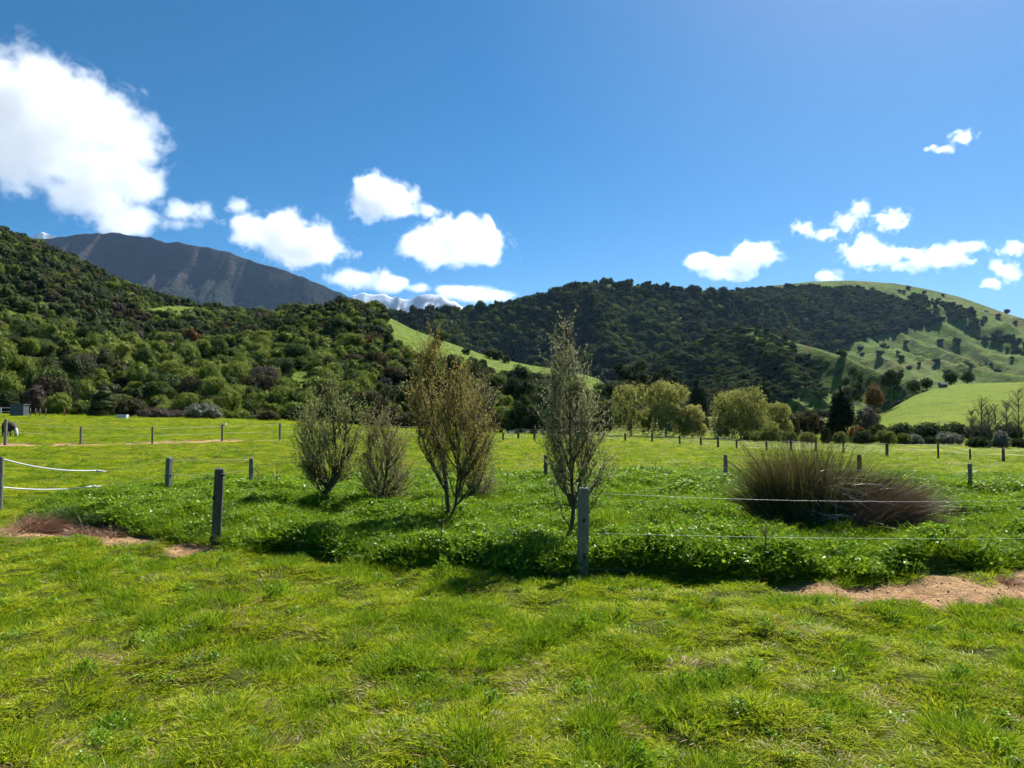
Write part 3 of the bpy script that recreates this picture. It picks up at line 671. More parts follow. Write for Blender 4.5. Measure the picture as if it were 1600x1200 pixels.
# scrub along the paddock edge under the near hill
for i_, (a_, b_, w_, m_, nm) in enumerate([
        (8, 608, 46, DARK, 'dark round bush beside the white rail gate'), (54, 600, 36, GREY, 'grey leafless shrub above the stock yard'), (92, 612, 44, LIME, 'bright green leafy bush by the stock yard'),
        (40, 612, 46, OLIV, 'olive thicket behind the stock yard'), (122, 626, 38, MIDG, 'dark leafy bush with bright edges near the red post'), (160, 598, 50, DARK, 'dark cone shaped evergreen above the paddock edge'),
        (168, 632, 56, LIME, 'wide low green shrub beside the white trough'), (205, 618, 54, OLIV, 'brown scrub right behind the white trough'), (240, 636, 60, GREY, 'purplish twiggy scrub at the paddock edge'),
        (276, 640, 50, GREY, 'dull brown low scrub at the paddock edge'), (318, 628, 66, SILVER, 'big pale grey green bush with yellowing lower leaves'), (365, 646, 24, HEDGE, 'small clipped looking green bush'),
        (388, 650, 30, MIDG, 'small round green bush next to the clipped one'), (420, 640, 40, OLIV, 'brown green scrub near the end fence post'), (560, 640, 60, DARK, 'dark scrub seen between the young trees'),
        (640, 640, 60, OLIV, 'olive scrub seen behind the young trees'), (800, 634, 40, MIDG, 'rounded green shrub behind the wire fence corner'), (838, 636, 40, DARK, 'dark rounded shrub behind the wire fence corner'),
        (770, 640, 40, OLIV, 'tawny shrub behind the wire fence corner'), (470, 632, 50, DARK, 'dark scrub behind the leaning young tree'), (520, 622, 60, MIDG, 'leafy green bush behind the leaning young tree'), (600, 618, 60, OLIV, 'brown scrub behind the small brownish tree'), (690, 622, 66, DARK, 'dark bush behind the olive young tree'),
        (735, 628, 56, MIDG, 'green bush behind the grey wispy tree'), (870, 626, 54, MIDG, 'broad green bush behind the slender tree'), (820, 616, 60, DARK, 'tall dark bush above the wire fence corner'), (905, 640, 46, OLIV, 'tawny bush behind the tall slender tree'), (935, 632, 50, GUM, 'dark bush at the end of the willow row')]):
    V('scrub_bush' if m_ in (OLIV, GREY) else 'bush', a_, b_, w_, 92 + (i_ * 29 % 8) if a_ < 700 else 100, m_, nm, 1300 + i_ * 3, 'cone' if 'cone' in nm else 'shrub', 'shrub', leaf=.22, n=2600)

def bare_tree(name, base, H, W, seed, label, mat=None, cat='tree', n=60, r0=None, leafmat=None, group=None, tw=6):
    """trunk with many thin ascending branches, no leaves"""
    r = np.random.default_rng(seed); G = Geo(); Bn = Geo(); t = np.linspace(0, 1, 9); r0 = r0 or H * .014
    wig = np.cumsum(r.normal(size=(9, 2)) * H * .008, 0)
    pts = np.stack([wig[:, 0], wig[:, 1], t * H], 1); G.tube(pts, r0 * (1 - .85 * t) + .002, 6)
    for _ in range(n):
        f = r.uniform(.18, .93); s0 = np.array([np.interp(f, t, pts[:, k]) for k in range(3)]); a = r.uniform(0, 6.28)
        ln = W * .5 * (1 - f) ** .6 * r.uniform(.5, 1.1) + .04 * H; e = s0 + np.array((math.cos(a) * ln, math.sin(a) * ln, ln * r.uniform(.7, 1.6)))
        c = (s0 + e) / 2 + np.array((math.cos(a), math.sin(a), -.5)) * ln * .15; u = np.linspace(0, 1, 5)[:, None]
        pt = (1 - u) ** 2 * s0 + 2 * u * (1 - u) * c + u * u * e; Bn.tube(pt, r0 * .35 * (1 - .8 * u[:, 0]) + .001, 4, cap=False)
        for k in range(tw):
            s1 = pt[r.integers(1, 5)]; dd = (e - s0) / np.linalg.norm(e - s0) + r.normal(size=3) * .5; Bn.tube([s1, s1 + dd * ln * r.uniform(.2, .4)], [r0 * .12 + .001, .001], 3, cap=False)
    o = bpy.data.objects.new(name, None); COL.objects.link(o); o.location = base; tag(o, label, cat, group)
    ob('trunk', G.build('trunk', mat or TWIG), o); ob('branches', Bn.build('branches', mat or TWIG), o); return o
for i_, (a_, b_, w_, nm) in enumerate([(1531, 618, 34, 'tallest leafless tree of the thin grove beyond the hedge'), (1519, 640, 22, 'slim leafless sapling beside the tallest bare tree'), (1545, 634, 22, 'thin leafless tree between two bare trees'),
                                       (1556, 630, 26, 'leafless tree in the middle of the thin grove'), (1571, 626, 28, 'forked leafless tree in the thin grove'), (1592, 606, 46, 'bushy topped leafless tree at the end of the thin grove'), (1618, 610, 40, 'leafless tree past the end of the thin grove')]):
    d_ = 86 + i_ * 1.3; x_ = (a_ - 800) / F * d_; z_ = hz(x_, d_); bare_tree('bare_tree', (x_, d_, z_), P(a_, b_, d_)[2] - z_, w_ / F * d_, 1500 + i_, nm, n=90, r0=.085)

# ------------------------------------------------------------------ hut, mast and track on the hills
def hut():
    w_ = hillG.at_px(1482, 606) + np.array((0, 3, 0)); e = bpy.data.objects.new('farm_hut', None); COL.objects.link(e); e.location = w_ - np.array((0, 0, .2)); e.scale = (.75,) * 3
    tag(e, 'tiny grey hut with a pitched iron roof on the pasture hill', 'hut')
    G = Geo(); G.box((-1.5, -1.1, 0), (1.5, 1.1, 1.9)); ob('wall', G.build('wall', plain_mat('hut_boards', (.16, .18, .18), (.10, .11, .11), 3), False), e)
    G = Geo(); G.add([(-1.75, -1.4, 1.85), (1.75, -1.4, 1.85), (1.75, 0, 2.75), (-1.75, 0, 2.75), (-1.75, 1.4, 1.85), (1.75, 1.4, 1.85), (-1.75, -1.4, 1.93), (1.75, -1.4, 1.93), (1.75, 0, 2.83), (-1.75, 0, 2.83), (-1.75, 1.4, 1.93), (1.75, 1.4, 1.93)],
                     [(0, 3, 2, 1), (3, 4, 5, 2), (6, 7, 8, 9), (9, 8, 11, 10), (0, 1, 7, 6), (4, 10, 11, 5)], [(0, 6, 9), (0, 9, 3), (3, 9, 10), (3, 10, 4), (1, 2, 8), (1, 8, 7), (2, 5, 11), (2, 11, 8)])
    ob('roof', G.build('roof', plain_mat('roof_iron', (.10, .11, .12), (.07, .08, .09), 4, 1.0, metal=0), False), e)
    G = Geo(); G.box((-.4, -1.16, 0), (.4, -1.1, 1.7)); ob('door', G.build('door', plain_mat('hut_door', (.08, .07, .06), (.05, .05, .045), 5), False), e)
hut()
def mast():
    q_ = hillD.sample(np.array([(1272 - hillD.px[0]) / (hillD.px[-1] - hillD.px[0])]), np.array([.995]))[0]
    e = bpy.data.objects.new('radio_mast', None); COL.objects.link(e); e.location = q_; tag(e, 'slender radio mast on the crest of the grassy dome hill', 'mast')
    steel = plain_mat('mast_steel', (.25, .25, .26), (.18, .18, .19), 2, .5, metal=.5)
    G = Geo()
    for a in (0, 2.1, 4.2): G.tube([(math.cos(a) * .5, math.sin(a) * .5, -1), (math.cos(a) * .2, math.sin(a) * .2, 15)], .14, 5)
    for z in np.arange(1, 15, 1.5): G.tube([(math.cos(a) * .4, math.sin(a) * .4, z + .5 * (a > 3)) for a in (0, 2.1, 4.2, 6.28)], .06, 4)
    ob('lattice', G.build('lattice', steel), e); G = Geo(); G.tube([(0, 0, 15), (0, 0, 20)], .12, 6); ob('antenna', G.build('antenna', steel), e)
mast()
ta = np.linspace(1395, 1640, 60); aa = (ta - hillD.px[0]) / (hillD.px[-1] - hillD.px[0]); tw_ = []
for a, b in zip(aa, np.interp(ta, [1400, 1450, 1490, 1550, 1620], [560, 557, 559, 567, 575])):
    g = np.linspace(0, 1, 400); q = hillD.sample(np.full(400, a), g); yy = proj(q[:, 0], q[:, 1], q[:, 2])[1]; tw_.append(g[np.argmin(abs(yy - b))])
tw_ = np.polyval(np.polyfit(aa, tw_, 4), aa); tp = hillD.sample(aa, tw_); tv = np.concatenate([tp + (0, -.9, .1), tp + (0, 1.1, .5)]); k_ = np.arange(59)
tr_ = ob('track', mesh('track', tv, np.stack([k_, k_ + 1, k_ + 61, k_ + 60], 1), None, plain_mat('track_gravel', (.2, .18, .13), (.15, .14, .10), .6, bump=.1))); tag(tr_, 'narrow gravel farm track across the grassy hill', kind='structure')

# ------------------------------------------------------------------ fence posts, wires, gate
def wood_mat(name, c1, c2, c3):
    m, t, N, L = newmat(name); p = N['Principled BSDF']; p.inputs['Roughness'].default_value = .85
    tc = N.new('ShaderNodeTexCoord'); mp = N.new('ShaderNodeMapping'); mp.inputs['Scale'].default_value = (1, 1, .06); L.new(tc.outputs['Object'], mp.inputs[0])
    f = noise_n(N, L, 70, 6, .65, mp.outputs[0], .3, .7); c = mixc(N, L, f, c1, c2)
    c = mixc(N, L, noise_n(N, L, 7, 4, .6, tc.outputs['Object'], .5, .72), c, c3); L.new(c, p.inputs['Base Color'])
    b = N.new('ShaderNodeBump'); b.inputs['Strength'].default_value = .7; b.inputs['Distance'].default_value = .006; L.new(f, b.inputs['Height']); L.new(b.outputs[0], p.inputs['Normal']); return m
POST_W = wood_mat('weathered_post_wood', (.12, .13, .12), (.22, .21, .185), (.09, .12, .085))
POST_D = wood_mat('dark_post_wood', (.055, .056, .045), (.11, .10, .08), (.04, .045, .03))
KNOT = plain_mat('wood_knot', (.02, .018, .015), (.035, .03, .025), 30)
PLASTIC = plain_mat('insulator_plastic', (.02, .02, .02), (.04, .04, .04), 20, .5, bump=0)
WIREM = plain_mat('galvanised_wire', (.6, .61, .62), (.45, .46, .47), 30, .5, metal=.3, bump=0)
TAPEM = plain_mat('white_rope', (.78, .78, .8), (.6, .62, .66), 60, .6, bump=0)

def post(px, top, base, wpx, label, group=None, seed=0, half=False, pointed=True, mat=None, lean=(0, 0), knots=(), insul=0, dsink=0.0, name='fence_post'):
    w0 = at(px, base); d = w0[1]; H = (base - top) / F * d; R_ = wpx / F * d / 2; r = np.random.default_rng(seed)
    e = bpy.data.objects.new(name, None); COL.objects.link(e); e.location = w0; tag(e, label, 'post', group); e.rotation_euler = (0, 0, 0)
    k = 11; an = np.arange(k) / k * 2 * math.pi + .2; rr = 1 + r.normal(size=k) * .06
    if half: cx_, sy_ = np.cos(an), np.sin(an); sy_ = np.where(sy_ < -.45, -.45 + .04 * (sy_ + .45), sy_)
    else: cx_, sy_ = np.cos(an), np.sin(an)
    G = Geo(); zs = np.array([-.35, 0, .2, .5, .8, .97, 1.0]) * np.where(np.arange(7) == 0, 1, H)
    sc_ = [1.04, 1.03, 1.0, .99, .97, .96, .86]
    rings = []
    for z, s_ in zip(zs, sc_):
        o_ = np.array(lean) * max(z, 0); rings.append(np.stack([cx_ * R_ * rr * s_ + o_[0], sy_ * R_ * rr * s_ + o_[1], np.full(k, z)], 1))
    tipz = H + (R_ * .4 if pointed else .004); V_ = np.concatenate(rings + [np.array([[lean[0] * H, lean[1] * H, tipz]])])
    i = np.arange(6)[:, None] * k; j = np.arange(k)[None]; j2 = (j + 1) % k
    q = np.stack([i + j, i + j2, i + k + j2, i + k + j], -1).reshape(-1, 4); jj = np.arange(k)
    G.add(V_, q, np.stack([6 * k + jj, 6 * k + (jj + 1) % k, np.full(k, 7 * k)], 1)); ob('shaft', G.build('shaft', mat or POST_W, False), e)
    fy = -R_ * (.47 if half else 1.0)
    for (kz, kx, ks) in knots:
        G = Geo(); V2, q2, _ = sphere_pts((kx * R_ + lean[0] * kz * H, fy * (1 - .2 * abs(kx)) + lean[1] * kz * H, kz * H), ks, ks * 1.5, 8, 6); V2[:, 1] = fy + (V2[:, 1] - fy) * .25
        G.add(V2, q2); ob('knot', G.build('knot', KNOT), e)
    for z_ in (insul if isinstance(insul, (list, tuple)) else []):
        G = Geo(); G.tube([(R_ * .7 + lean[0] * z_ * H, fy * .6, z_ * H), (R_ * 1.35 + lean[0] * z_ * H, fy * .9, z_ * H)], [.012, .016], 8); G.tube([(R_ * 1.35, fy * .9, z_ * H - .02), (R_ * 1.35, fy * .9, z_ * H + .02)], .008, 6)
        ob('insulator', G.build('insulator', PLASTIC), e)
    if insul == 'staple':
        G = Geo(); G.tube([(-.02, 0, H), (-.02, 0, H + .018), (.012, 0, H + .022), (.02, 0, H)], .006, 6); ob('staple', G.build('staple', PLASTIC), e)
    return e, w0, H, R_

def wire(name, pts, rad, label, cat, mat, group=None, sag=.01, k=5, n=14):
    pts = [np.asarray(p_, float) for p_ in pts]; out = []
    for a, b in zip(pts[:-1], pts[1:]):
        u = np.linspace(0, 1, n)[:, None]; s_ = (b - a) * u + a; s_[:, 2] -= (4 * u * (1 - u))[:, 0] * sag * np.linalg.norm(b - a)
        out.append(s_ if not out else s_[1:])
    G = Geo(); G.tube(np.concatenate(out), rad, k); o = ob(name, G.build(name, mat)); return tag(o, label, cat, group)

_, A1, HA1, _ = post(911, 765, 902, 18, 'square faced grey post with two dark knots in front of the slender tree', seed=1, half=True, pointed=False, insul='staple', lean=(.012, 0), knots=((.64, .05, .016), (.24, .15, .02)))
_, A2, HA2, _ = post(337, 735, 854, 15, 'dark pointed wooden post standing at the end of the bare strip', seed=2, mat=POST_D, lean=(.035, 0), knots=((.63, -.5, .02), (.1, -.5, .025)), insul=[.93])
_, A3, HA3, _ = post(262, 717, 771, 10.5, 'pale grey pointed post where the rope gate ends', seed=3, insul=[.5], lean=(.02, 0))
_, A4, HA4, _ = post(392, 717, 759, 7, 'slim brown pointed post carrying a box shaped insulator', seed=4, insul=[.62, .5])
_, A5, HA5, _ = post(0, 715, 797, 7, 'thin pale gate post from which two white ropes hang', seed=5, pointed=False)
_, A6, HA6, _ = post(1134, 711, 747, 6, 'slim grey post standing beside the big rush clump', seed=6, pointed=False)
_, A7, HA7, _ = post(1516, 725, 761, 6, 'pale grey post alone in the open grass past the rush clump', seed=7)
_, A8, HA8, _ = post(1343, 711, 752, 7, 'dark post half hidden behind the rush clump', seed=8, mat=POST_D)
_, A8b, HA8b, _ = post(853, 712, 750, 6, 'dark post hidden behind the slender tree', seed=18, mat=POST_D)
_, A9, HA9, _ = post(1602, 792, 818, 8, 'dark short post at the outer end of the weed strip', seed=9, mat=POST_D)
_, A10, HA10, _ = post(1800, 768, 906, 18, 'grey square faced corner post at the outer end of the near wires', seed=10, half=True, pointed=False)
far_l = []
for i_, (a_, t_, b_, w_) in enumerate([(8, 655, 695, 4.6), (126, 667, 694.5, 3.6), (238, 667.5, 694, 3.2), (347, 664, 689.5, 3.2), (437, 661, 688, 3.2), (530, 662, 687, 3.2), (655, 665, 687, 3.0)]):
    nm = ['sturdy grey post beside the grazing cow', None, None, 'grey far paddock post with a white cap at the straw strip', None, None, None][i_]
    far_l.append(post(a_, t_, b_, w_, nm or 'plain grey post of the fence crossing the paddock behind the rope gate', None if nm else 'posts of the fence behind the rope gate', 20 + i_, pointed=False)[1:3])
G = Geo(); x_, h_ = far_l[3]; G.box((x_[0] - .02, x_[1] - .09, x_[2] + h_ + .002), (x_[0] + .24, x_[1] + .08, x_[2] + h_ + .09)); cap_ = ob('post_cap', G.build('post_cap', TAPEM, False)); tag(cap_, 'white cap resting on a far paddock post', 'cap')
far_r = []
FR = [(786, 676, 689, 3), (810, 670, 686, 3.4), (835, 671, 688, 3.4), (905, 674, 688.5, 3), (977, 677, 690, 3), (1019, 676, 691, 3), (1062, 680, 694.5, 3), (1095, 683, 697, 3.4), (1122, 682, 699.5, 3.4), (1151, 687, 701.5, 3),
      (1198, 690, 703.5, 2.6), (1236, 689, 705, 3.2), (1275, 693, 706.5, 3), (1318, 694, 709, 2.6), (1386, 693, 713.5, 4.2), (1466, 692, 716, 3), (1516, 702, 719, 2.8), (1568, 701, 721.5, 4.2), (1640, 703, 724, 4)]
for i_, (a_, t_, b_, w_) in enumerate(FR):
    lab = {7: 'dark post at the start of the short rail', 8: 'dark post at the end of the short rail', 14: 'stout dark post where the netting fence meets the open paddock', 17: 'stout dark post nearest the end of the hedge row'}.get(i_)
    far_r.append(post(a_, t_, b_, w_, lab or 'plain dark post of the wire fence in front of the willows and shrubs', None if lab else 'posts of the wire fence in front of the willows', 40 + i_, pointed=False, mat=POST_D)[1:3])
for k in range(5):
    f = .98 - k * .17
    wire('fence_wire', [x_ + (0, -.03, h_ * f) for x_, h_ in far_r[:15]], 0.006, 'thin strand of the wire fence in front of the willows', 'wire', WIREM, 'strands of the wire fence in front of the willows', .002, 3, 6)
for k in range(2):
    wire('fence_wire', [x_ + (0, -.03, h_ * (.9 - .35 * k)) for x_, h_ in far_r[14:]], 0.005, 'thin strand between the stout dark posts by the hedge', 'wire', WIREM, 'strands by the hedge', .002, 3, 6)
    wire('fence_wire', [x_ + (0, -.03, h_ * (.9 - .4 * k)) for x_, h_ in far_l], .005, 'thin strand of the fence behind the rope gate', 'wire', WIREM, 'strands of the fence behind the rope gate', .003, 3, 6)
(xa, ha), (xb, hb) = far_r[7], far_r[8]
G = Geo(); G.tube([xa + (0, -.12, ha * .82), xb + (0, -.12, hb * .78)], .07, 6); tag(ob('fence_rail', G.build('fence_rail', POST_D)), 'short wooden rail joining two dark posts', 'rail')
# near wires running off from the square faced post
for k, (f, y2, lab) in enumerate([(.95, 776, 'top'), (.5, 834, 'middle'), (.1, 884, 'bottom')]):
    wire('electric_wire', [A1 + (.09, -.03, HA1 * f), A10 + (-.09, -.03, HA10 * (f - .02))], .0011, lab + ' silvery wire running from the square faced post past the rush clump', 'wire', WIREM, None, .012 if k == 0 else .006, 5, 40)
wire('electric_wire', [A3 + (.07, -.03, HA3 * .55), A2 + (0, .07, HA2 * .9)], .0025, 'thin wire from the pale grey pointed post to the dark pointed post', 'wire', WIREM, None, .006)
wire('electric_wire', [A3 + (.07, -.03, HA3 * .95), A4 + (-.05, -.03, HA4 * .95)], .0025, 'upper thin wire between the pale grey post and the slim brown post', 'wire', WIREM, None, .004)
wire('electric_wire', [A3 + (.07, -.03, HA3 * .5), A4 + (-.05, -.03, HA4 * .55)], .0025, 'lower thin wire between the pale grey post and the slim brown post', 'wire', WIREM, None, .006)
# rope gate
for nm, ya, yb, xe, f in (('upper', 716, 735, 150, .93), ('lower', 761, 760, 143, .5)):
    d0 = A5[1]; e_ = bpy.data.objects.new('gate_rope', None); COL.objects.link(e_); p0 = P(1, ya, d0); p1 = P(xe, yb, (A5[1] + A3[1]) / 2 + .4); e_.location = p0
    tag(e_, nm + ' white spring rope of the open gate hanging from the thin pale post', 'rope')
    u = np.linspace(0, 1, 30)[:, None]; s_ = (p1 - p0) * u; s_[:, 2] -= (4 * u * (1 - u))[:, 0] * (.075 if nm == 'upper' else .05)
    G = Geo(); G.tube(s_, .011, 7); ob('rope', G.build('rope', TAPEM), e_)
    G = Geo(); dd = p1 - p0; dd = dd / np.linalg.norm(dd); G.tube([p1 - p0, p1 - p0 + dd * .06, p1 - p0 + dd * .09, p1 - p0 + dd * .2], [.013, .022, .014, .013], 8); ob('handle', G.build('handle', plain_mat('gate_handle', (.5, .52, .55), (.35, .36, .4), 30, .5, bump=0)), e_)
    wire('electric_wire', [p1 + dd * .2, A3 + (-.06, -.03, HA3 * f)], .0025, 'thin wire tying the ' + nm + ' gate rope to the pale grey pointed post', 'wire', WIREM, None, .004)

# ------------------------------------------------------------------ things at the far paddock edge
def far_things():
    d = 82
    def base(px): x = (px - 800) / F * d; return np.array((x, d, float(gz(x, d))))
    white = plain_mat('white_paint', (.75, .76, .78), (.6, .62, .65), 3, .5, bump=0); blue = plain_mat('grey_blue_steel', (.10, .12, .14), (.15, .17, .19), 2, .5, metal=.2)
    e = bpy.data.objects.new('rail_gate', None); COL.objects.link(e); e.location = base(2); tag(e, 'white tubular rail gate at the far paddock edge', 'gate')
    for x in (0, 1.35): G = Geo(); G.tube([(x, 0, -.1), (x, 0, 1.0)], .045, 7); ob('gate_post', G.build('gate_post', white), e)
    for z in (.5, .95): G = Geo(); G.tube([(0, 0, z), (1.35, 0, z)], .035, 6); ob('rail', G.build('rail', white), e)
    e = bpy.data.objects.new('stock_crate', None); COL.objects.link(e); e.location = base(32); tag(e, 'grey blue slatted stock crate beside the rail gate', 'crate')
    for k in range(6): G = Geo(); G.box((-.75, -.5, .15 + k * .2), (.75, -.46, .29 + k * .2)); ob('slat', G.build('slat', blue, False), e)
    for sx in (-.78, .72): G = Geo(); G.box((sx, -.53, -.1), (sx + .07, -.44, 1.35)); ob('upright', G.build('upright', blue, False), e)
    G = Geo(); G.box((-.8, -.55, 1.36), (.8, .6, 1.45)); ob('lid', G.build('lid', blue, False), e); G = Geo(); G.box((-.72, -.43, .0), (.72, .5, 1.35)); ob('body', G.build('body', plain_mat('crate_inside', (.05, .06, .07), (.08, .09, .1), 3), False), e)
    for i, px in enumerate((48, 56, 63, 72, 101)):
        q = base(px); G = Geo(); G.tube([(0, 0, -.2), (0, 0, 1.0)], .06, 7); o = ob('yard_post', G.build('yard_post', plain_mat('red_paint', (.2, .05, .03), (.14, .04, .03), 3) if px == 101 else POST_D), None, q)
        tag(o, 'short red painted post at the far paddock edge' if px == 101 else 'dark upright post of the little stock yard', 'post', None if px == 101 else 'posts of the little stock yard')
    e = bpy.data.objects.new('water_trough', None); COL.objects.link(e); e.location = base(192); tag(e, 'white water trough at the far paddock edge', 'trough')
    G = Geo(); s = [(-.62, -.3), (.62, -.3), (.62, .3), (-.62, .3)]; V_ = [(x * .92, y * .9, 0) for x, y in s] + [(x, y, .5) for x, y in s] + [(x * .88, y * .8, .5) for x, y in s] + [(x * .8, y * .7, .12) for x, y in s]
    q = [(3, 2, 1, 0)] + [(a + o, (a + 1) % 4 + o, (a + 1) % 4 + 4 + o, a + 4 + o) for o in (0, 4, 8) for a in range(4)] + [(12, 13, 14, 15)]; G.add(V_, q); ob('basin', G.build('basin', white, False), e)
    G = Geo(); G.add([(-.5, -.2, .42), (.5, -.2, .42), (.5, .2, .42), (-.5, .2, .42)], [(0, 1, 2, 3)]); ob('water', G.build('water', plain_mat('trough_water', (.03, .05, .06), (.04, .06, .07), 2, .05, bump=0), False), e)
far_things()

def cow():
    q = at(15, 682); V_ = []; E_ = []; R_ = []
    def chain(pts, start=None):
        prev = start
        for (x, y, z, r_) in pts:
            V_.append((x, y, z)); R_.append(r_); i = len(V_) - 1
            if prev is not None: E_.append((prev, i))
            prev = i
        return prev
    chain([(-.72, 0, .92, .24), (-.45, 0, .88, .34), (-.1, 0, .82, .38), (.25, 0, .82, .36), (.5, 0, .84, .3)])
    chain([(.72, 0, .72, .2), (.9, 0, .5, .16), (1.0, 0, .3, .12), (1.08, 0, .14, .08), (1.1, 0, .06, .06)], 4)
    for s in (-1, 1):
        chain([(-.62, s * .18, .6, .14), (-.56, s * .18, .46, .085), (-.68, s * .18, .3, .06), (-.66, s * .18, .12, .05), (-.64, s * .18, .02, .055)], 0)
        chain([(.45, s * .17, .55, .12), (.47, s * .17, .38, .07), (.45, s * .17, .28, .055), (.46, s * .17, .1, .048), (.47, s * .17, .02, .055)], 4)
    chain([(-.93, 0, .9, .05), (-.98, 0, .6, .03), (-.98, 0, .4, .04)], 0)
    me = bpy.data.meshes.new('cow'); me.from_pydata(V_, E_, []); o = ob('cow', me, None, q, -.5)
    o.scale = (.84,) * 3
    o.modifiers.new('skin', 'SKIN'); sk = me.skin_vertices[0].data if me.skin_vertices else None
    if sk is None:
        me.skin_vertices  # created below through the layer operator-free path
    return o, me, R_
c_o, c_me, c_R = cow()
if not c_me.skin_vertices:
    import bmesh
    bm = bmesh.new(); bm.from_mesh(c_me); lay = bm.verts.layers.skin.verify()
    for v_, r_ in zip(bm.verts, c_R): v_[lay].radius = (r_, r_)
    bm.verts.ensure_lookup_table(); bm.verts[2][lay].use_root = True; bm.to_mesh(c_me); bm.free()
else:
    for s_, r_ in zip(c_me.skin_vertices[0].data, c_R): s_.radius = (r_, r_)
ss = c_o.modifiers.new('smooth', 'SUBSURF'); ss.levels = ss.render_levels = 2
m, t, N, L = newmat('cow_hide'); p = N['Principled BSDF']; p.inputs['Roughness'].default_value = .7; tc = N.new('ShaderNodeTexCoord'); sx = N.new('ShaderNodeSeparateXYZ'); L.new(tc.outputs['Object'], sx.inputs[0])
mr = N.new('ShaderNodeMapRange'); mr.inputs['From Min'].default_value = .93; mr.inputs['From Max'].default_value = .98; L.new(sx.outputs[0], mr.inputs['Value'])
L.new(mixc(N, L, mr.outputs[0], (.035, .02, .013), (.75, .7, .65)), p.inputs['Base Color']); c_me.materials.append(m)
tag(c_o, 'dark brown cow with a white face grazing with its head down', 'cow')
for s in (-1, 1):
    G = Geo(); G.add([(.8, s * .1, .56), (.84, s * .3, .6), (.9, s * .28, .52), (.88, s * .12, .48), (.83, s * .18, .5)], [(0, 1, 2, 3)], [(0, 4, 1), (1, 4, 2), (2, 4, 3), (3, 4, 0)]); ob('ear', G.build('ear', m), c_o)

# ------------------------------------------------------------------ young trees in the weed strip
YBARK = plain_mat('young_tree_bark', (.05, .04, .028), (.11, .09, .06), 25, .9, (1, 1, .2), .5)
def small_leaf(name, cols): return leaf_mat(name, cols, .5, .03, .4, objvar=0.)
LEAF_A = small_leaf('grey_green_small_leaf', [(.14, .16, .045), (.25, .27, .08), (.42, .42, .18)])
LEAF_B = small_leaf('brown_grey_small_leaf', [(.17, .16, .06), (.28, .25, .11), (.42, .37, .20)])
LEAF_C = small_leaf('olive_small_leaf', [(.18, .16, .04), (.31, .27, .065), (.46, .38, .13)])
LEAF_D = small_leaf('silvery_small_leaf', [(.15, .16, .06), (.28, .29, .13), (.48, .47, .28)])

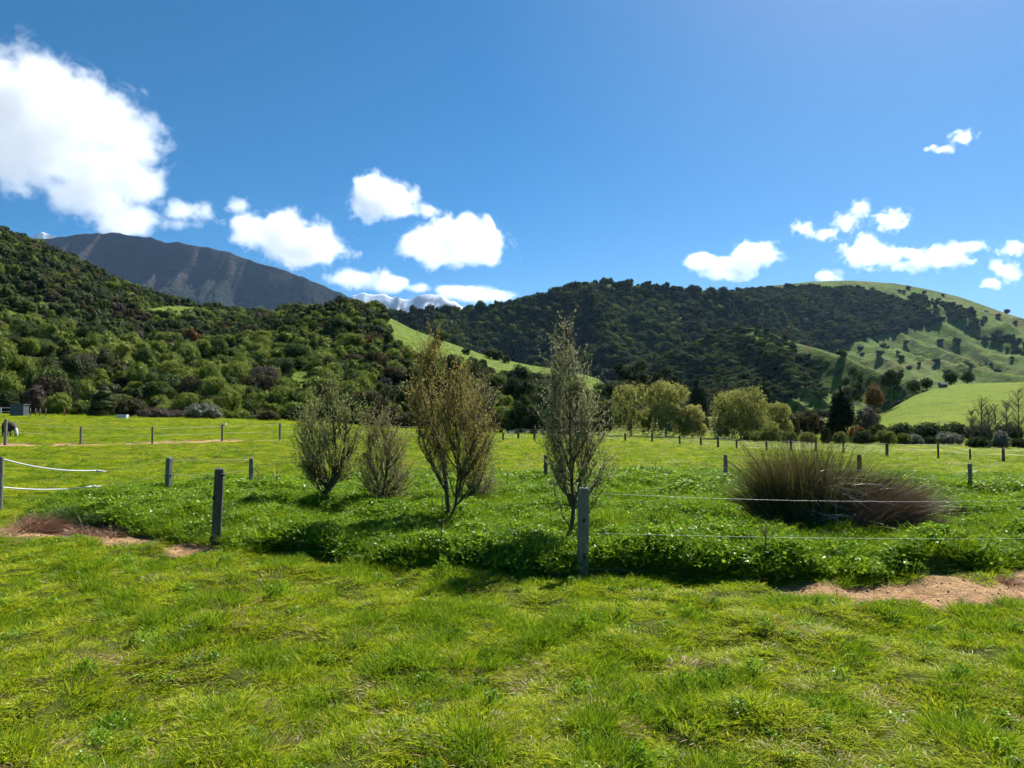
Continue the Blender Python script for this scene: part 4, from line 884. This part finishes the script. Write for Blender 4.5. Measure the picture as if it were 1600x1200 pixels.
def young_tree(name, base_px, stems, env, seed, label, leafmat, nb=80, ntw=14, nlf=15, leaf=.024, r0=.03, upw=1.0, tw_len=(.18, .42)):
    """stems: lists of (px, py, depth offset); env: rows (py, left px, right px) of the crown's outline"""
    r = np.random.default_rng(seed); b0 = at(*base_px); d = b0[1]; k = d / F
    def loc(px, py, off=0.): q = P(px, py, d); return np.array((q[0] - b0[0], off, q[2] - b0[2]))
    e = bpy.data.objects.new(name, None); COL.objects.link(e); e.location = b0; tag(e, label, 'tree')
    T_ = Geo(); B_ = Geo(); polys = []
    for si, s in enumerate(stems):
        cp = np.array([loc(*q) for q in s]); u = np.linspace(0, 1, len(cp)); uu = np.linspace(0, 1, 26)
        pts = np.stack([np.interp(uu, u, cp[:, c]) for c in range(3)], 1)
        for _ in range(3): pts[1:-1] = (pts[:-2] + pts[2:] + 2 * pts[1:-1]) / 4
        pts += np.concatenate([[np.zeros(3)], np.cumsum(r.normal(size=(25, 3)) * .006, 0)]) * (1, 1, .2)
        if si == 0: pts[0, 2] -= .1
        rad_ = (r0 if si == 0 else r0 * .5) * (1 - .9 * uu) + .003; T_.tube(pts, rad_, 7); polys.append(pts)
    env = np.array(env, float); pys = env[:, 0]; tips = []
    wsum = env[:, 2] - env[:, 1]
    cdf = np.cumsum(np.interp(np.linspace(pys[0], pys[-1], 200), pys, wsum)); cdf /= cdf[-1]
    for _ in range(nb):
        py = np.interp(r.random(), cdf, np.linspace(pys[0], pys[-1], 200)); l = np.interp(py, pys, env[:, 1]); h = np.interp(py, pys, env[:, 2])
        c_, w_ = (l + h) / 2, (h - l) / 2; a = r.uniform(0, 6.28); q_ = math.sqrt(r.uniform(.12, 1.0)) * .94
        tip = loc(c_ + w_ * q_ * math.cos(a), py, w_ * k * q_ * math.sin(a)); H_ = tip[2]
        cand = []
        for p_ in polys:
            j = np.argmin(abs(p_[:, 2] - (H_ - .25))); cand.append(math.hypot(*(p_[j, :2] - tip[:2])))
        pl = polys[int(np.argmin(np.array(cand) * r.uniform(.7, 1.3, len(cand))))]; lat = min(cand); drop = np.clip(lat * r.uniform(.9, 1.7) * upw + .1, .12, .9)
        za = np.clip(H_ - drop, pl[2, 2], pl[-1, 2] * .97); j = np.argmin(abs(pl[:, 2] - za)); s0 = pl[j]
        c = s0 + (tip - s0) * np.array((.55, .55, .3)); u = np.linspace(0, 1, 8)[:, None]
        pt = (1 - u) ** 2 * s0 + 2 * u * (1 - u) * c + u * u * tip; pt[1:-1] += r.normal(size=(6, 3)) * .008
        B_.tube(pt, r0 * .3 * (1 - .82 * u[:, 0]) + .0012, 4, cap=False); tips.append(pt)
    LV, LN, LA, LS = [], [], [], []
    for pt in tips:
        for _ in range(ntw):
            f = r.uniform(.25, 1.0); i_ = min(int(f * 7), 6); s0 = pt[i_] + (pt[i_ + 1] - pt[i_]) * (f * 7 - i_)
            dd = pt[i_ + 1] - pt[i_]; dd = dd / (np.linalg.norm(dd) + 1e-9); dd = dd * .8 + r.normal(size=3) * .42 + np.array((0, 0, .55 * upw)); dd /= np.linalg.norm(dd)
            ln = r.uniform(*tw_len); e1 = s0 + dd * ln * .5 + r.normal(size=3) * .01; e2 = e1 + (dd + r.normal(size=3) * .2) * ln * .5
            B_.tube([s0, e1, e2], [.0015, .0011, .0007], 3, cap=False)
            m_ = nlf; w_ = r.uniform(.1, 1.05, m_)[:, None]; base_ = np.where(w_ < .5, s0 + (e1 - s0) * w_ * 2, e1 + (e2 - e1) * (w_ * 2 - 1))
            al = dd + (0, 0, .35) + r.normal(size=(m_, 3)) * .42; al /= np.linalg.norm(al, axis=1)[:, None]
            sz = leaf * 1.45 * r.uniform(.55, 1.25, m_); LV.append(base_ + al * sz[:, None] * .5); LA.append(al); LN.append(r.normal(size=(m_, 3))); LS.append(sz)
    LV, LA, LN, LS = map(np.concatenate, (LV, LA, LN, LS)); V_, q = cards(r, LV, LN, LS, .27, LA)
    Lg = Geo(); Lg.add(V_, q, a=np.repeat(r.random(len(LV)), 4))
    tr = ob('trunk', T_.build('trunk', YBARK), e); ob('branches', B_.build('branches', YBARK), tr); ob('crown', Lg.build('crown', leafmat, False), e)
    return e

young_tree('young_tree', (507, 781), [[(507, 783, 0), (519, 752, 0), (524, 730, .05), (522, 690, .1), (520, 610, .05)], [(513, 768, 0), (530, 735, -.05), (540, 690, -.1), (545, 625, -.1)], [(514, 765, 0), (507, 740, .1), (490, 700, .15), (476, 650, .2)], [(516, 760, 0), (545, 715, .15), (562, 660, .2)]],
           [(598, 508, 534), (612, 488, 545), (630, 470, 556), (655, 454, 568), (685, 448, 572), (712, 454, 570), (735, 468, 560), (750, 478, 520)], 2001, 'leaning grey green young tree with a rounded crown and several dark stems', LEAF_A, 80, 13, 12, .032, .045)
young_tree('young_tree', (590, 791), [[(590, 793, 0), (598, 760, 0), (600, 720, 0), (600, 650, .05)], [(592, 785, 0), (606, 750, -.1), (612, 700, -.1), (625, 665, -.1)], [(590, 785, 0), (588, 745, .1), (580, 700, .1)]],
           [(640, 594, 606), (660, 578, 622), (690, 566, 640), (715, 560, 652), (740, 556, 662), (765, 562, 650), (782, 575, 640)], 2002, 'small brownish twiggy young tree between two larger ones', LEAF_B, 85, 11, 10, .028, .026)
young_tree('young_tree', (737, 782), [[(737, 784, 0), (738, 750, 0), (742, 700, 0), (748, 590, 0)], [(738, 770, 0), (750, 720, .1), (765, 640, .1)]],
           [(580, 738, 756), (610, 728, 768), (650, 720, 778), (700, 716, 782), (735, 716, 784), (760, 722, 780), (780, 730, 772)], 2003, 'grey wispy young tree standing close behind the olive one', LEAF_B, 60, 12, 11, .03, .04)
young_tree('young_tree', (701, 821), [[(701, 823, 0), (700, 800, 0), (694, 740, 0), (685, 690, .05), (672, 640, .1), (664, 560, .1)], [(702, 815, 0), (712, 790, -.03), (716, 740, -.05), (714, 660, -.05), (700, 575, 0)], [(711, 792, 0), (722, 740, .1), (738, 680, .15), (752, 610, .15)], [(698, 770, 0), (672, 720, .15), (650, 660, .2)], [(716, 750, 0), (742, 700, -.2), (762, 650, -.2)]],
           [(543, 664, 684), (556, 648, 700), (580, 636, 728), (610, 628, 756), (645, 630, 772), (680, 640, 776), (710, 652, 770), (735, 664, 755)], 2004, 'wide fan shaped olive young tree with two dark trunks', LEAF_C, 100, 15, 12, .028, .036, 1.15)
young_tree('young_tree', (880, 856), [[(880, 858, 0), (890, 835, 0), (895, 800, 0), (893, 750, 0), (889, 690, 0), (888, 600, .03), (884, 500, 0)], [(894, 805, 0), (905, 760, .05), (915, 700, .08), (924, 640, .1)], [(893, 790, 0), (880, 740, -.05), (872, 690, -.08), (862, 600, -.1), (856, 560, -.1)], [(894, 770, 0), (900, 700, -.1), (905, 600, -.1)]],
           [(492, 880, 890), (520, 870, 902), (560, 862, 912), (590, 852, 920), (630, 844, 938), (670, 840, 948), (710, 836, 958), (740, 838, 968), (762, 846, 930)], 2005, 'tall slender silvery young tree with a curved trunk base', LEAF_D, 92, 13, 12, .026, .028, 1.1)

def sapling(px, py, top, w, seed, label, n=7):
    b = at(px, py); bare_tree('dry_sapling', b, (py - top) / F * b[1], w / F * b[1], seed, label, TWIG, 'sapling', n, .008, tw=3)
sapling(687, 886, 775, 20, 2101, 'thin dry sapling stem in front of the olive young tree', 5)
sapling(1194, 884, 818, 60, 2102, 'dry forked weed stalk by the silvery wires', 7)
sapling(404, 765, 728, 30, 2103, 'dry twiggy weed near the slim brown post', 10)
sapling(432, 762, 722, 22, 2104, 'thin dry weed stalk beside the leaning young tree', 6)
sapling(1025, 745, 722, 24, 2105, 'dry twiggy weed alone in the grass past the slender tree', 9)
sapling(792, 772, 735, 20, 2106, 'dry stalk between the grey wispy tree and the slender tree', 5)

# ------------------------------------------------------------------ rush clump and tussocks: every blade a curved ribbon
def blades(r, root, d0, ln, wd, curve, seg=5):
    """root n,3; d0 start directions; curve: end bend vectors; returns verts, quads, tris"""
    n = len(root); u = np.linspace(0, 1, seg + 1)
    side = np.cross(d0, r.normal(size=(n, 3))); side /= np.linalg.norm(side, axis=1)[:, None] + 1e-9
    c = root[:, None] + d0[:, None] * (ln[:, None, None] * u[None, :, None]) + curve[:, None] * (u ** 2)[None, :, None] * ln[:, None, None]
    w = wd[:, None] * (1 - u[None] ** 2 * .92) * .5
    V_ = np.stack([c - side[:, None] * w[..., None], c + side[:, None] * w[..., None]], 2).reshape(n, -1, 3)
    b = np.arange(n)[:, None, None] * (2 * (seg + 1)); s_ = (np.arange(seg) * 2)[None, :, None]
    q = (b + s_ + np.array([0, 1, 3, 2])[None, None]).reshape(-1, 4); return V_.reshape(-1, 3), q

RUSH = leaf_mat('rush_blade', [(.05, .038, .024), (.085, .065, .038), (.11, .11, .03), (.20, .18, .05)], .3, .03, .45, 0)
RUSHR = leaf_mat('red_brown_blade', [(.06, .042, .024), (.105, .07, .04), (.18, .115, .065)], .3, .03, .45, 0)
STRAWM = leaf_mat('dead_blade', [(.3, .26, .2), (.45, .4, .32)], .2, .05, .4, 0)
DRY = leaf_mat('dry_grass', [(.18, .09, .055), (.32, .18, .10), (.48, .31, .19)], .3, .06, .5, 0)
DKGRASS = leaf_mat('deep_green_grass', [(.025, .06, .010), (.045, .10, .016), (.09, .17, .024)], .45, .02, .45, 0)
def rush():
    b = at(1295, 822); e = bpy.data.objects.new('rush_clump', None); COL.objects.link(e); e.location = b; tag(e, 'big brown green rush clump with blades sprawling to one side', 'rush clump'); e.scale = (.93, 1, .98)
    r = np.random.default_rng(77); k = b[1] / F
    def tuft(cx, cy, n, sp, ln, lean, spread, wd=.0058, up=1.0):
        cx *= .85; root = np.stack([cx + r.normal(size=n) * sp * .85, cy + r.normal(size=n) * sp, np.full(n, .0)], 1)
        d = np.stack([lean + r.normal(size=n) * spread, r.normal(size=n) * spread, np.full(n, up)], 1); d /= np.linalg.norm(d, axis=1)[:, None]
        l = ln * r.uniform(.45, 1.0, n) ** .8 * (1 + .12 * r.normal(size=n)); cv = np.stack([d[:, 0] * .25, d[:, 1] * .25, -.16 - .2 * r.random(n)], 1)
        return root, d, l, np.full(n, wd) * r.uniform(.7, 1.4, n), cv
    G = Geo()
    for a in [(-.7, 0, 1900, .15, 1.5, -.2, .2), (-.3, .1, 1500, .13, 1.62, .0, .17), (.1, .15, 900, .14, 1.45, .22, .2), (-.95, -.05, 500, .1, 1.0, -.55, .18), (.4, .2, 800, .16, 1.2, .4, .25)]:
        V_, q = blades(r, *tuft(*a)); G.add(V_, q, a=np.repeat(r.random(len(V_) // 12), 12))
    ob('upright_blades', G.build('upright_blades', RUSH, False), e)
    G = Geo()
    for a in [(.3, -.05, 1400, .2, 1.15, .75, .24), (.5, .05, 1500, .2, 1.15, .8, .25), (.6, -.1, 1100, .18, 1.05, 1.25, .25), (.55, -.15, 500, .18, .95, 2.4, .3)]:
        V_, q = blades(r, *tuft(*a, wd=.005)); G.add(V_, q, a=np.repeat(r.random(len(V_) // 12), 12))
    o2 = ob('sprawling_blades', G.build('sprawling_blades', RUSHR, False), e); o2['label'] = 'red brown blades sprawling to one side of the clump'
    n = 90; root = np.stack([r.uniform(-.5, .4, n), r.uniform(-.35, 0, n), r.uniform(.05, .75, n)], 1); d = np.stack([r.normal(size=n) * .7 + .7, r.normal(size=n) * .3 - .35, r.normal(size=n) * .5], 1); d /= np.linalg.norm(d, axis=1)[:, None]
    G = Geo(); V_, q = blades(r, root, d, r.uniform(.3, .85, n), np.full(n, .007), np.tile((0, 0, -.25), (n, 1))); V_[:, 2] = np.maximum(V_[:, 2], .02); G.add(V_, q, a=np.repeat(r.random(n), 12))
    ob('dead_blades', G.build('dead_blades', STRAWM, False), e)
rush()
def tussock(px, py, hpx, wpx, n, mat, label, seed, lean=0., flat=1.0, cat='tussock'):
    b = at(px, py); k = b[1] / F; r = np.random.default_rng(seed); h = hpx * k; w = wpx * k / 2
    root = np.stack([r.normal(size=n) * w * .45, r.normal(size=n) * w * .3, np.zeros(n) - .03], 1)
    d = np.stack([lean + root[:, 0] / w * .5 + r.normal(size=n) * .35, r.normal(size=n) * .4, np.full(n, flat)], 1); d /= np.linalg.norm(d, axis=1)[:, None]
    G = Geo(); V_, q = blades(r, root, d, h * r.uniform(.6, 1.4, n), np.full(n, .006), np.stack([d[:, 0] * .4, d[:, 1] * .4, np.full(n, -.3)], 1)); V_[:, 2] = np.maximum(V_[:, 2], -.04)
    G.add(V_, q, a=np.repeat(r.random(n), 12)); o = ob('grass_tussock', G.build('grass_tussock', mat, False), None, b); tag(o, label, cat)
tussock(122, 818, 40, 60, 1300, DKGRASS, 'lush deep green grass tussock at the bare strip', 91)
tussock(172, 815, 26, 70, 900, DKGRASS, 'low green weedy tussock beside the lush one', 92)
tussock(70, 824, 36, 90, 2000, DRY, 'matted brown dead grass leaning against the lush tussock', 93, .8, .6)
tussock(185, 836, 24, 80, 1700, DRY, 'brown dead grass mat along the bare strip', 94, .3, .5)
tussock(130, 832, 18, 40, 700, DRY, 'small brown dead grass tuft under the lush tussock', 95, 0, .5)
tussock(190, 794, 18, 80, 900, DRY, 'brown dead grass streak behind the green tussocks', 96, .4, .5)
tussock(912, 906, 14, 26, 260, DRY, 'small dry tuft at the foot of the square faced post', 97, 0, .8)
tussock(868, 899, 20, 26, 300, DRY, 'brown dry tuft beside the square faced post', 98, 0, .8)
tussock(755, 898, 12, 60, 500, DRY, 'reddish dead grass patch in the shade of the slender tree', 99, 0, .5)
tussock(1555, 905, 14, 70, 700, DRY, 'brown dead weeds at the edge of the bare soil', 90, 0, .6)

# ------------------------------------------------------------------ grass
GR1 = leaf_mat('pasture_grass', [(.07, .16, .005), (.285, .385, .010), (.45, .51, .014), (.6, .54, .05)], .48, .012, .42, .35)
GR2 = leaf_mat('lush_grass', [(.06, .15, .006), (.18, .29, .010), (.36, .45, .016)], .48, .014, .42, .35)
WEED = leaf_mat('weed_leaf', [(.07, .17, .010), (.19, .33, .016), (.36, .48, .03)], .45, .022, .38, .4)
DRYG = leaf_mat('straw_blade', [(.24, .14, .06), (.38, .25, .12), (.5, .38, .22)], .3, .05, .5, .3)
swards = hidden_collection('sward_shapes')
def clump(i, n, R_, h, wd, mat, lean=.5, seed=0, kind='grass', dead=0):
    r = np.random.default_rng(seed + i); G = Geo()
    if kind == 'grass':
        a = r.uniform(0, 6.28, n); q_ = R_ * np.sqrt(r.random(n)); root = np.stack([np.cos(a) * q_, np.sin(a) * q_, np.full(n, -.015)], 1)
        d = np.stack([np.cos(a) * lean * q_ / R_, np.sin(a) * lean * q_ / R_, np.ones(n)], 1) + r.normal(size=(n, 3)) * .33; d[:, 2] = abs(d[:, 2]) + .15; d /= np.linalg.norm(d, axis=1)[:, None]
        V_, q = blades(r, root, d, h * r.uniform(.45, 1.25, n), wd * r.uniform(.6, 1.3, n), np.stack([d[:, 0] * .5, d[:, 1] * .5, -.25 - .25 * r.random(n)], 1), 3)
        tv_ = r.random(n) * .93
        G.add(V_, q, a=np.repeat(tv_, 8))
    else:
        pos = np.stack([r.normal(size=n) * R_ * .5, r.normal(size=n) * R_ * .5, h * r.random(n) ** .6], 1); pos[:, 2] *= np.exp(-(pos[:, 0] ** 2 + pos[:, 1] ** 2) / (R_ * R_))
        nr_ = np.stack([r.normal(size=n) * .6, r.normal(size=n) * .6, np.ones(n)], 1); V_, q = cards(r, pos, nr_, wd * r.uniform(.6, 1.3, n), .75); G.add(V_, q, a=np.repeat(r.random(n), 4))
        m2 = n // 5; root = np.stack([r.normal(size=m2) * R_ * .4, r.normal(size=m2) * R_ * .4, np.zeros(m2)], 1); d = r.normal(size=(m2, 3)) * .3 + (0, 0, 1); d /= np.linalg.norm(d, axis=1)[:, None]
        V_, q = blades(r, root, d, h * r.uniform(.6, 1.4, m2), np.full(m2, .005), d * .2 * (1, 1, -1), 3); G.add(V_, q, a=np.repeat(r.random(m2), 8))
    ob('sward_shape_%02d' % i, G.build('sward', mat, False), coll=swards)
for i_ in range(6): clump(i_, 64, (.055, .065, .08)[i_ % 3], (.042, .052, .062)[i_ % 3], .0046, GR1, 1.0, 400)          # 0-5 grazed
for i_ in range(6, 9): clump(i_, 90, .10, .10, .0045, GR2, .6, 420)        # 6-8 taller tufts
for i_ in range(9, 12): clump(i_, 95, .14, .12, .036, WEED, .5, 440, 'weed')  # 9-11 broad leaved weeds
for i_ in range(12, 14): clump(i_, 60, .13, .05, .004, DRYG, 1.4, 460)     # 12-13 straw
for i_ in range(14, 16): clump(i_, 80, .13, .22, .005, GR2, .45, 480)      # 14-15 long lush grass

def sward(name, d0, d1, dens, sxy, szf, seed, label, umax=1.05):
    r = np.random.default_rng(seed); n = int((d1 * d1 - d0 * d0) * umax * dens)
    y = np.sqrt(r.uniform(d0 * d0, d1 * d1, n)); x = r.uniform(-umax, umax, n) * y
    w, b = zones(x, y); gap = fbm(x * 4.3, y * 4.3, 29, 2); keep = (r.random(n) > np.clip(b * 3, 0, .95)) & ((gap > .34) | (w > .3) | (y > 30) | (r.random(n) < .12))
    x, y, w, b = x[keep], y[keep], w[keep], b[keep]; n = len(x); z = gz(x, y)
    nz = fbm(x * 4.2, y * 4.2, 21, 3); nz2 = fbm(x * .45, y * .45, 22, 3); u = r.random(n)
    idx = r.integers(0, 6, n)
    tall = (nz > .62) & (u < .35); idx[tall] = r.integers(6, 9, tall.sum())
    dry = (nz2 < .4) & (u < .09) | (u < .02); idx[dry] = r.integers(12, 14, dry.sum()); cl = (u > .95) & (r.random(n) < .2); idx[cl] = r.integers(9, 12, cl.sum())
    wd_ = (w > .4) & (r.random(n) < .97); pat = fbm(x * .9, y * .9, 23, 3)
    kind = np.where(pat + r.normal(size=n) * .12 > .43, r.integers(9, 12, n), r.integers(6, 9, n)); kind = np.where((r.random(n) < .12), r.integers(14, 16, n), kind); idx = np.where(wd_, kind, idx)
    idx = np.where(b > .35, r.integers(12, 14, n), idx)
    hf = (.5 + .95 * sstep((nz - .38) / .35)) * r.uniform(.7, 1.25, n); hf = np.where(wd_, r.uniform(.8, 1.3, n), hf)
    s = sxy * r.uniform(.75, 1.3, n) * np.where((idx > 8) & (idx < 12) & ~wd_, .55, 1)
    scatter_stuff(name, np.stack([x, y, z], 1), np.stack([r.normal(size=n) * .12, r.normal(size=n) * .12, r.uniform(0, 6.28, n)], 1), np.stack([s, s, s ** .35 * hf * szf], 1), idx, swards, label)
sward('grass', 1.2, 6, 620, 1.0, 1.0, 601, 'short bright green pasture grass in the foreground')
sward('grass', 6, 13, 320, 1.1, 1.0, 602, 'short pasture grass and lush weeds around the near fence')
sward('grass', 13, 26, 75, 1.9, .95, 603, 'pasture grass between the young trees and the middle of the paddock', .95)
sward('grass', 26, 60, 17, 3.2, .9, 604, 'pasture grass in the middle of the paddock', .85)
sward('grass', 60, 125, 2.8, 6.5, .8, 605, 'distant pasture grass towards the far fence', .82)
# rough hummocks of the far paddock
r = np.random.default_rng(66); n = 2600; y = np.sqrt(r.uniform(36 ** 2, 95 ** 2, n)); x = r.uniform(-.85, .8, n) * y
kp = ((x / y < -.2) | (r.random(n) < .18)); x, y = x[kp], y[kp]; n = len(x); s = r.uniform(1.2, 3.2, n)
scatter_stuff('grass_hummocks', np.stack([x, y, gz(x, y)], 1), np.stack([0 * x, 0 * x, r.uniform(0, 6.28, n)], 1), np.stack([s, s, r.uniform(1.0, 2.2, n)], 1), r.choice([6, 7, 8, 14, 12], n, p=[.27, .27, .26, .15, .05]), swards, 'rough grass hummocks dotted over the far paddock')

# crumbs of soil on the bare ground
clods = hidden_collection('clod_shapes'); SOIL = plain_mat('soil_clod', (.34, .2, .11), (.2, .12, .07), 20, .95, bump=.4)
for i_ in range(3):
    r = np.random.default_rng(30 + i_); G = Geo(); V_, q, _ = sphere_pts((0, 0, .2), 1, .7, 8, 6); G.add(V_ * (1 + r.normal(size=(len(V_), 1)) * .18), q); ob('clod_shape_%d' % i_, G.build('clod', SOIL, False), coll=clods)
r = np.random.default_rng(31); y = r.uniform(6, 10, 90000); x = r.uniform(-.8, .85, 90000) * y; b = zones(x, y)[1]; kp = (b > .5) & (r.random(90000) < .07); x, y = x[kp], y[kp]; n = len(x); s = .003 + .012 * r.random(n) ** 3
scatter_stuff('soil_crumbs', np.stack([x, y, gz(x, y)], 1), r.uniform(0, 6, (n, 3)), np.stack([s, s, s], 1), r.integers(0, 3, n), clods, 'crumbs of dry soil scattered over the bare patches')

# ------------------------------------------------------------------ clouds: real volumes of vapour
def cloud(blobs, d, label, seed, depth=.8, dens=.018, amp=1.45, ns=1.35, group=None, edge=1.1):
    k = d / F; pts = [(P(x, y, d), rx * k, ry * k) for x, y, rx, ry in blobs]; pad = 1.62
    ext = lambda rx, ry: (rx, depth * max(min(rx, 1.6 * ry), ry), ry)
    lo = np.min([p_ - pad * np.array(ext(rx, ry)) for p_, rx, ry in pts], 0); hi = np.max([p_ + pad * np.array(ext(rx, ry)) for p_, rx, ry in pts], 0)
    c = (lo + hi) / 2; h = (hi - lo) / 2; G = Geo(); G.box(-h, h)
    m = bpy.data.materials.new('cloud_vapour'); m.use_nodes = True; t = m.node_tree; N = t.nodes; L = t.links; N.remove(N['Principled BSDF']); out = N['Material Output']; tc = N.new('ShaderNodeTexCoord'); cur = None
    def math_(op, a, b, c3=None):
        x = N.new('ShaderNodeMath'); x.operation = op
        for i, v in enumerate((a, b, c3)):
            if v is None: continue
            if hasattr(v, 'is_output'): L.new(v, x.inputs[i])
            else: x.inputs[i].default_value = v
        return x.outputs[0]
    for p_, rx, ry in pts:
        s = N.new('ShaderNodeVectorMath'); s.operation = 'SUBTRACT'; L.new(tc.outputs['Object'], s.inputs[0]); s.inputs[1].default_value = p_ - c
        q = N.new('ShaderNodeVectorMath'); q.operation = 'DIVIDE'; L.new(s.outputs[0], q.inputs[0]); q.inputs[1].default_value = ext(rx, ry)
        l = N.new('ShaderNodeVectorMath'); l.operation = 'LENGTH'; L.new(q.outputs[0], l.inputs[0]); a = math_('SUBTRACT', 1.0, l.outputs['Value'])
        cur = a if cur is None else math_('SMOOTH_MAX', cur, a, .12)
    ad = N.new('ShaderNodeVectorMath'); ad.operation = 'ADD'; ad.inputs[1].default_value = (seed * 7919., seed * 3313., seed * 127.); L.new(tc.outputs['Object'], ad.inputs[0])
    nz = N.new('ShaderNodeTexNoise'); nz.inputs['Scale'].default_value = ns / (55 * k); nz.inputs['Detail'].default_value = 7; nz.inputs['Roughness'].default_value = .66; nz.inputs['Distortion'].default_value = .25; L.new(ad.outputs[0], nz.inputs['Vector'])
    f = math_('ADD', cur, math_('MULTIPLY_ADD', nz.outputs[0], amp * 2, -amp - .06))
    # the field is forced to nothing before the container's walls
    f = math_('MINIMUM', f, math_('MULTIPLY', math_('ADD', cur, .6), 1.6))
    g = N.new('ShaderNodeMapRange'); g.inputs['From Min'].default_value = 0; g.inputs['From Max'].default_value = edge; g.inputs['To Max'].default_value = dens; L.new(f, g.inputs['Value'])
    pv = N.new('ShaderNodeVolumePrincipled'); pv.inputs['Color'].default_value = (.972, .975, .98, 1); pv.inputs['Anisotropy'].default_value = .6; L.new(g.outputs[0], pv.inputs['Density']); L.new(pv.outputs[0], out.inputs['Volume'])
    m.cycles.volume_step_rate = .2
    o = ob('cloud', G.build('cloud', m, False), None, c); tag(o, label, 'cloud', group); return o
C = cloud
C([(40, 165, 130, 80), (120, 180, 90, 60), (195, 215, 60, 60), (60, 240, 120, 60), (150, 262, 95, 50), (215, 290, 50, 40), (140, 305, 80, 40), (195, 345, 62, 34), (-120, 190, 130, 90)], 8000, 'huge white cumulus cloud piled above the dark mountain', 1, dens=.011)
C([(290, 330, 45, 18), (280, 350, 40, 10), (370, 320, 30, 12)], 8500, 'torn cloud wisps trailing beside the huge cumulus', 2, dens=.009, amp=1.9, ns=1.8, edge=1.0)
C([(440, 365, 82, 36), (470, 385, 78, 34), (395, 352, 38, 18)], 9500, 'rounded white cloud rising behind the slope of the dark mountain', 3)
C([(595, 312, 54, 36), (572, 300, 30, 24), (668, 330, 34, 13), (630, 328, 26, 12)], 9500, 'small rounded white cloud with a tail', 4)
C([(705, 385, 92, 34), (715, 362, 55, 26), (660, 388, 50, 20), (745, 400, 50, 20)], 9500, 'broad white cloud shaped like a mound', 5)
C([(562, 434, 54, 20), (605, 444, 46, 15), (652, 450, 26, 10)], 14500, 'low white cloud sitting behind the snow peaks', 6, dens=.011)
C([(735, 458, 56, 16), (775, 462, 42, 14), (695, 452, 22, 8)], 14500, 'low white cloud bank where the forested hill meets the sky', 7, dens=.011)
C([(1175, 400, 38, 28), (1135, 428, 42, 14), (1095, 408, 32, 16), (1150, 415, 40, 18)], 9500, 'winged white cloud over the saddle of the hills', 8)
C([(1350, 395, 36, 24), (1385, 400, 40, 15), (1425, 395, 34, 11), (1420, 414, 32, 11)], 9500, 'ragged white cloud above the grassy dome', 9, amp=2.0, ns=2.2, dens=.014)
C([(1478, 402, 42, 18), (1520, 388, 26, 11), (1455, 410, 26, 9)], 9500, 'slanting white cloud streak next to the ragged cloud', 10, amp=1.9, ns=2.2, dens=.014)
C([(1568, 425, 22, 18), (1552, 442, 16, 11)], 9500, 'small slanting cloud low beside the dome', 11, amp=1.9, ns=2.6, dens=.014)
C([(1293, 432, 34, 13)], 9500, 'cloud puff peeping over the dome by the mast', 12)
for i_, (a_, b_, w_, h_, nm) in enumerate([(1257, 357, 17, 13, 'lone little oval cloud puff'), (1288, 366, 22, 11, 'small torn cloud scrap beside the oval puff'), (1326, 348, 22, 16, 'small double cloud scrap'), (1344, 326, 16, 15, 'tiny upright cloud scrap'), (1393, 345, 26, 16, 'small bright slanting cloud puff'),
                                       (1472, 232, 22, 7, 'thin high cloud sliver'), (1504, 214, 18, 10, 'small curled high cloud wisp'), (1582, 388, 20, 13, 'faint cloud scrap beyond the dome')]):
    C([(a_, b_, w_, h_)], 9500, nm + ' in the blue sky', 20 + i_, amp=2.1, ns=4, dens=.011, edge=1.2)

# ------------------------------------------------------------------ haze in the valley air
G = Geo(); G.box((-13000, -400, -30), (13000, 13400, 2450))
m = bpy.data.materials.new('haze_air'); m.use_nodes = True; N = m.node_tree.nodes; N.remove(N['Principled BSDF']); pv = N.new('ShaderNodeVolumePrincipled')
pv.inputs['Color'].default_value = (.38, .62, 1, 1); pv.inputs['Density'].default_value = 2.4e-5; pv.inputs['Anisotropy'].default_value = .3
m.node_tree.links.new(pv.outputs[0], N['Material Output'].inputs['Volume'])
HAZE = ob('haze', G.build('haze', m, False)); tag(HAZE, 'thin blue air haze in the valley', kind='stuff')
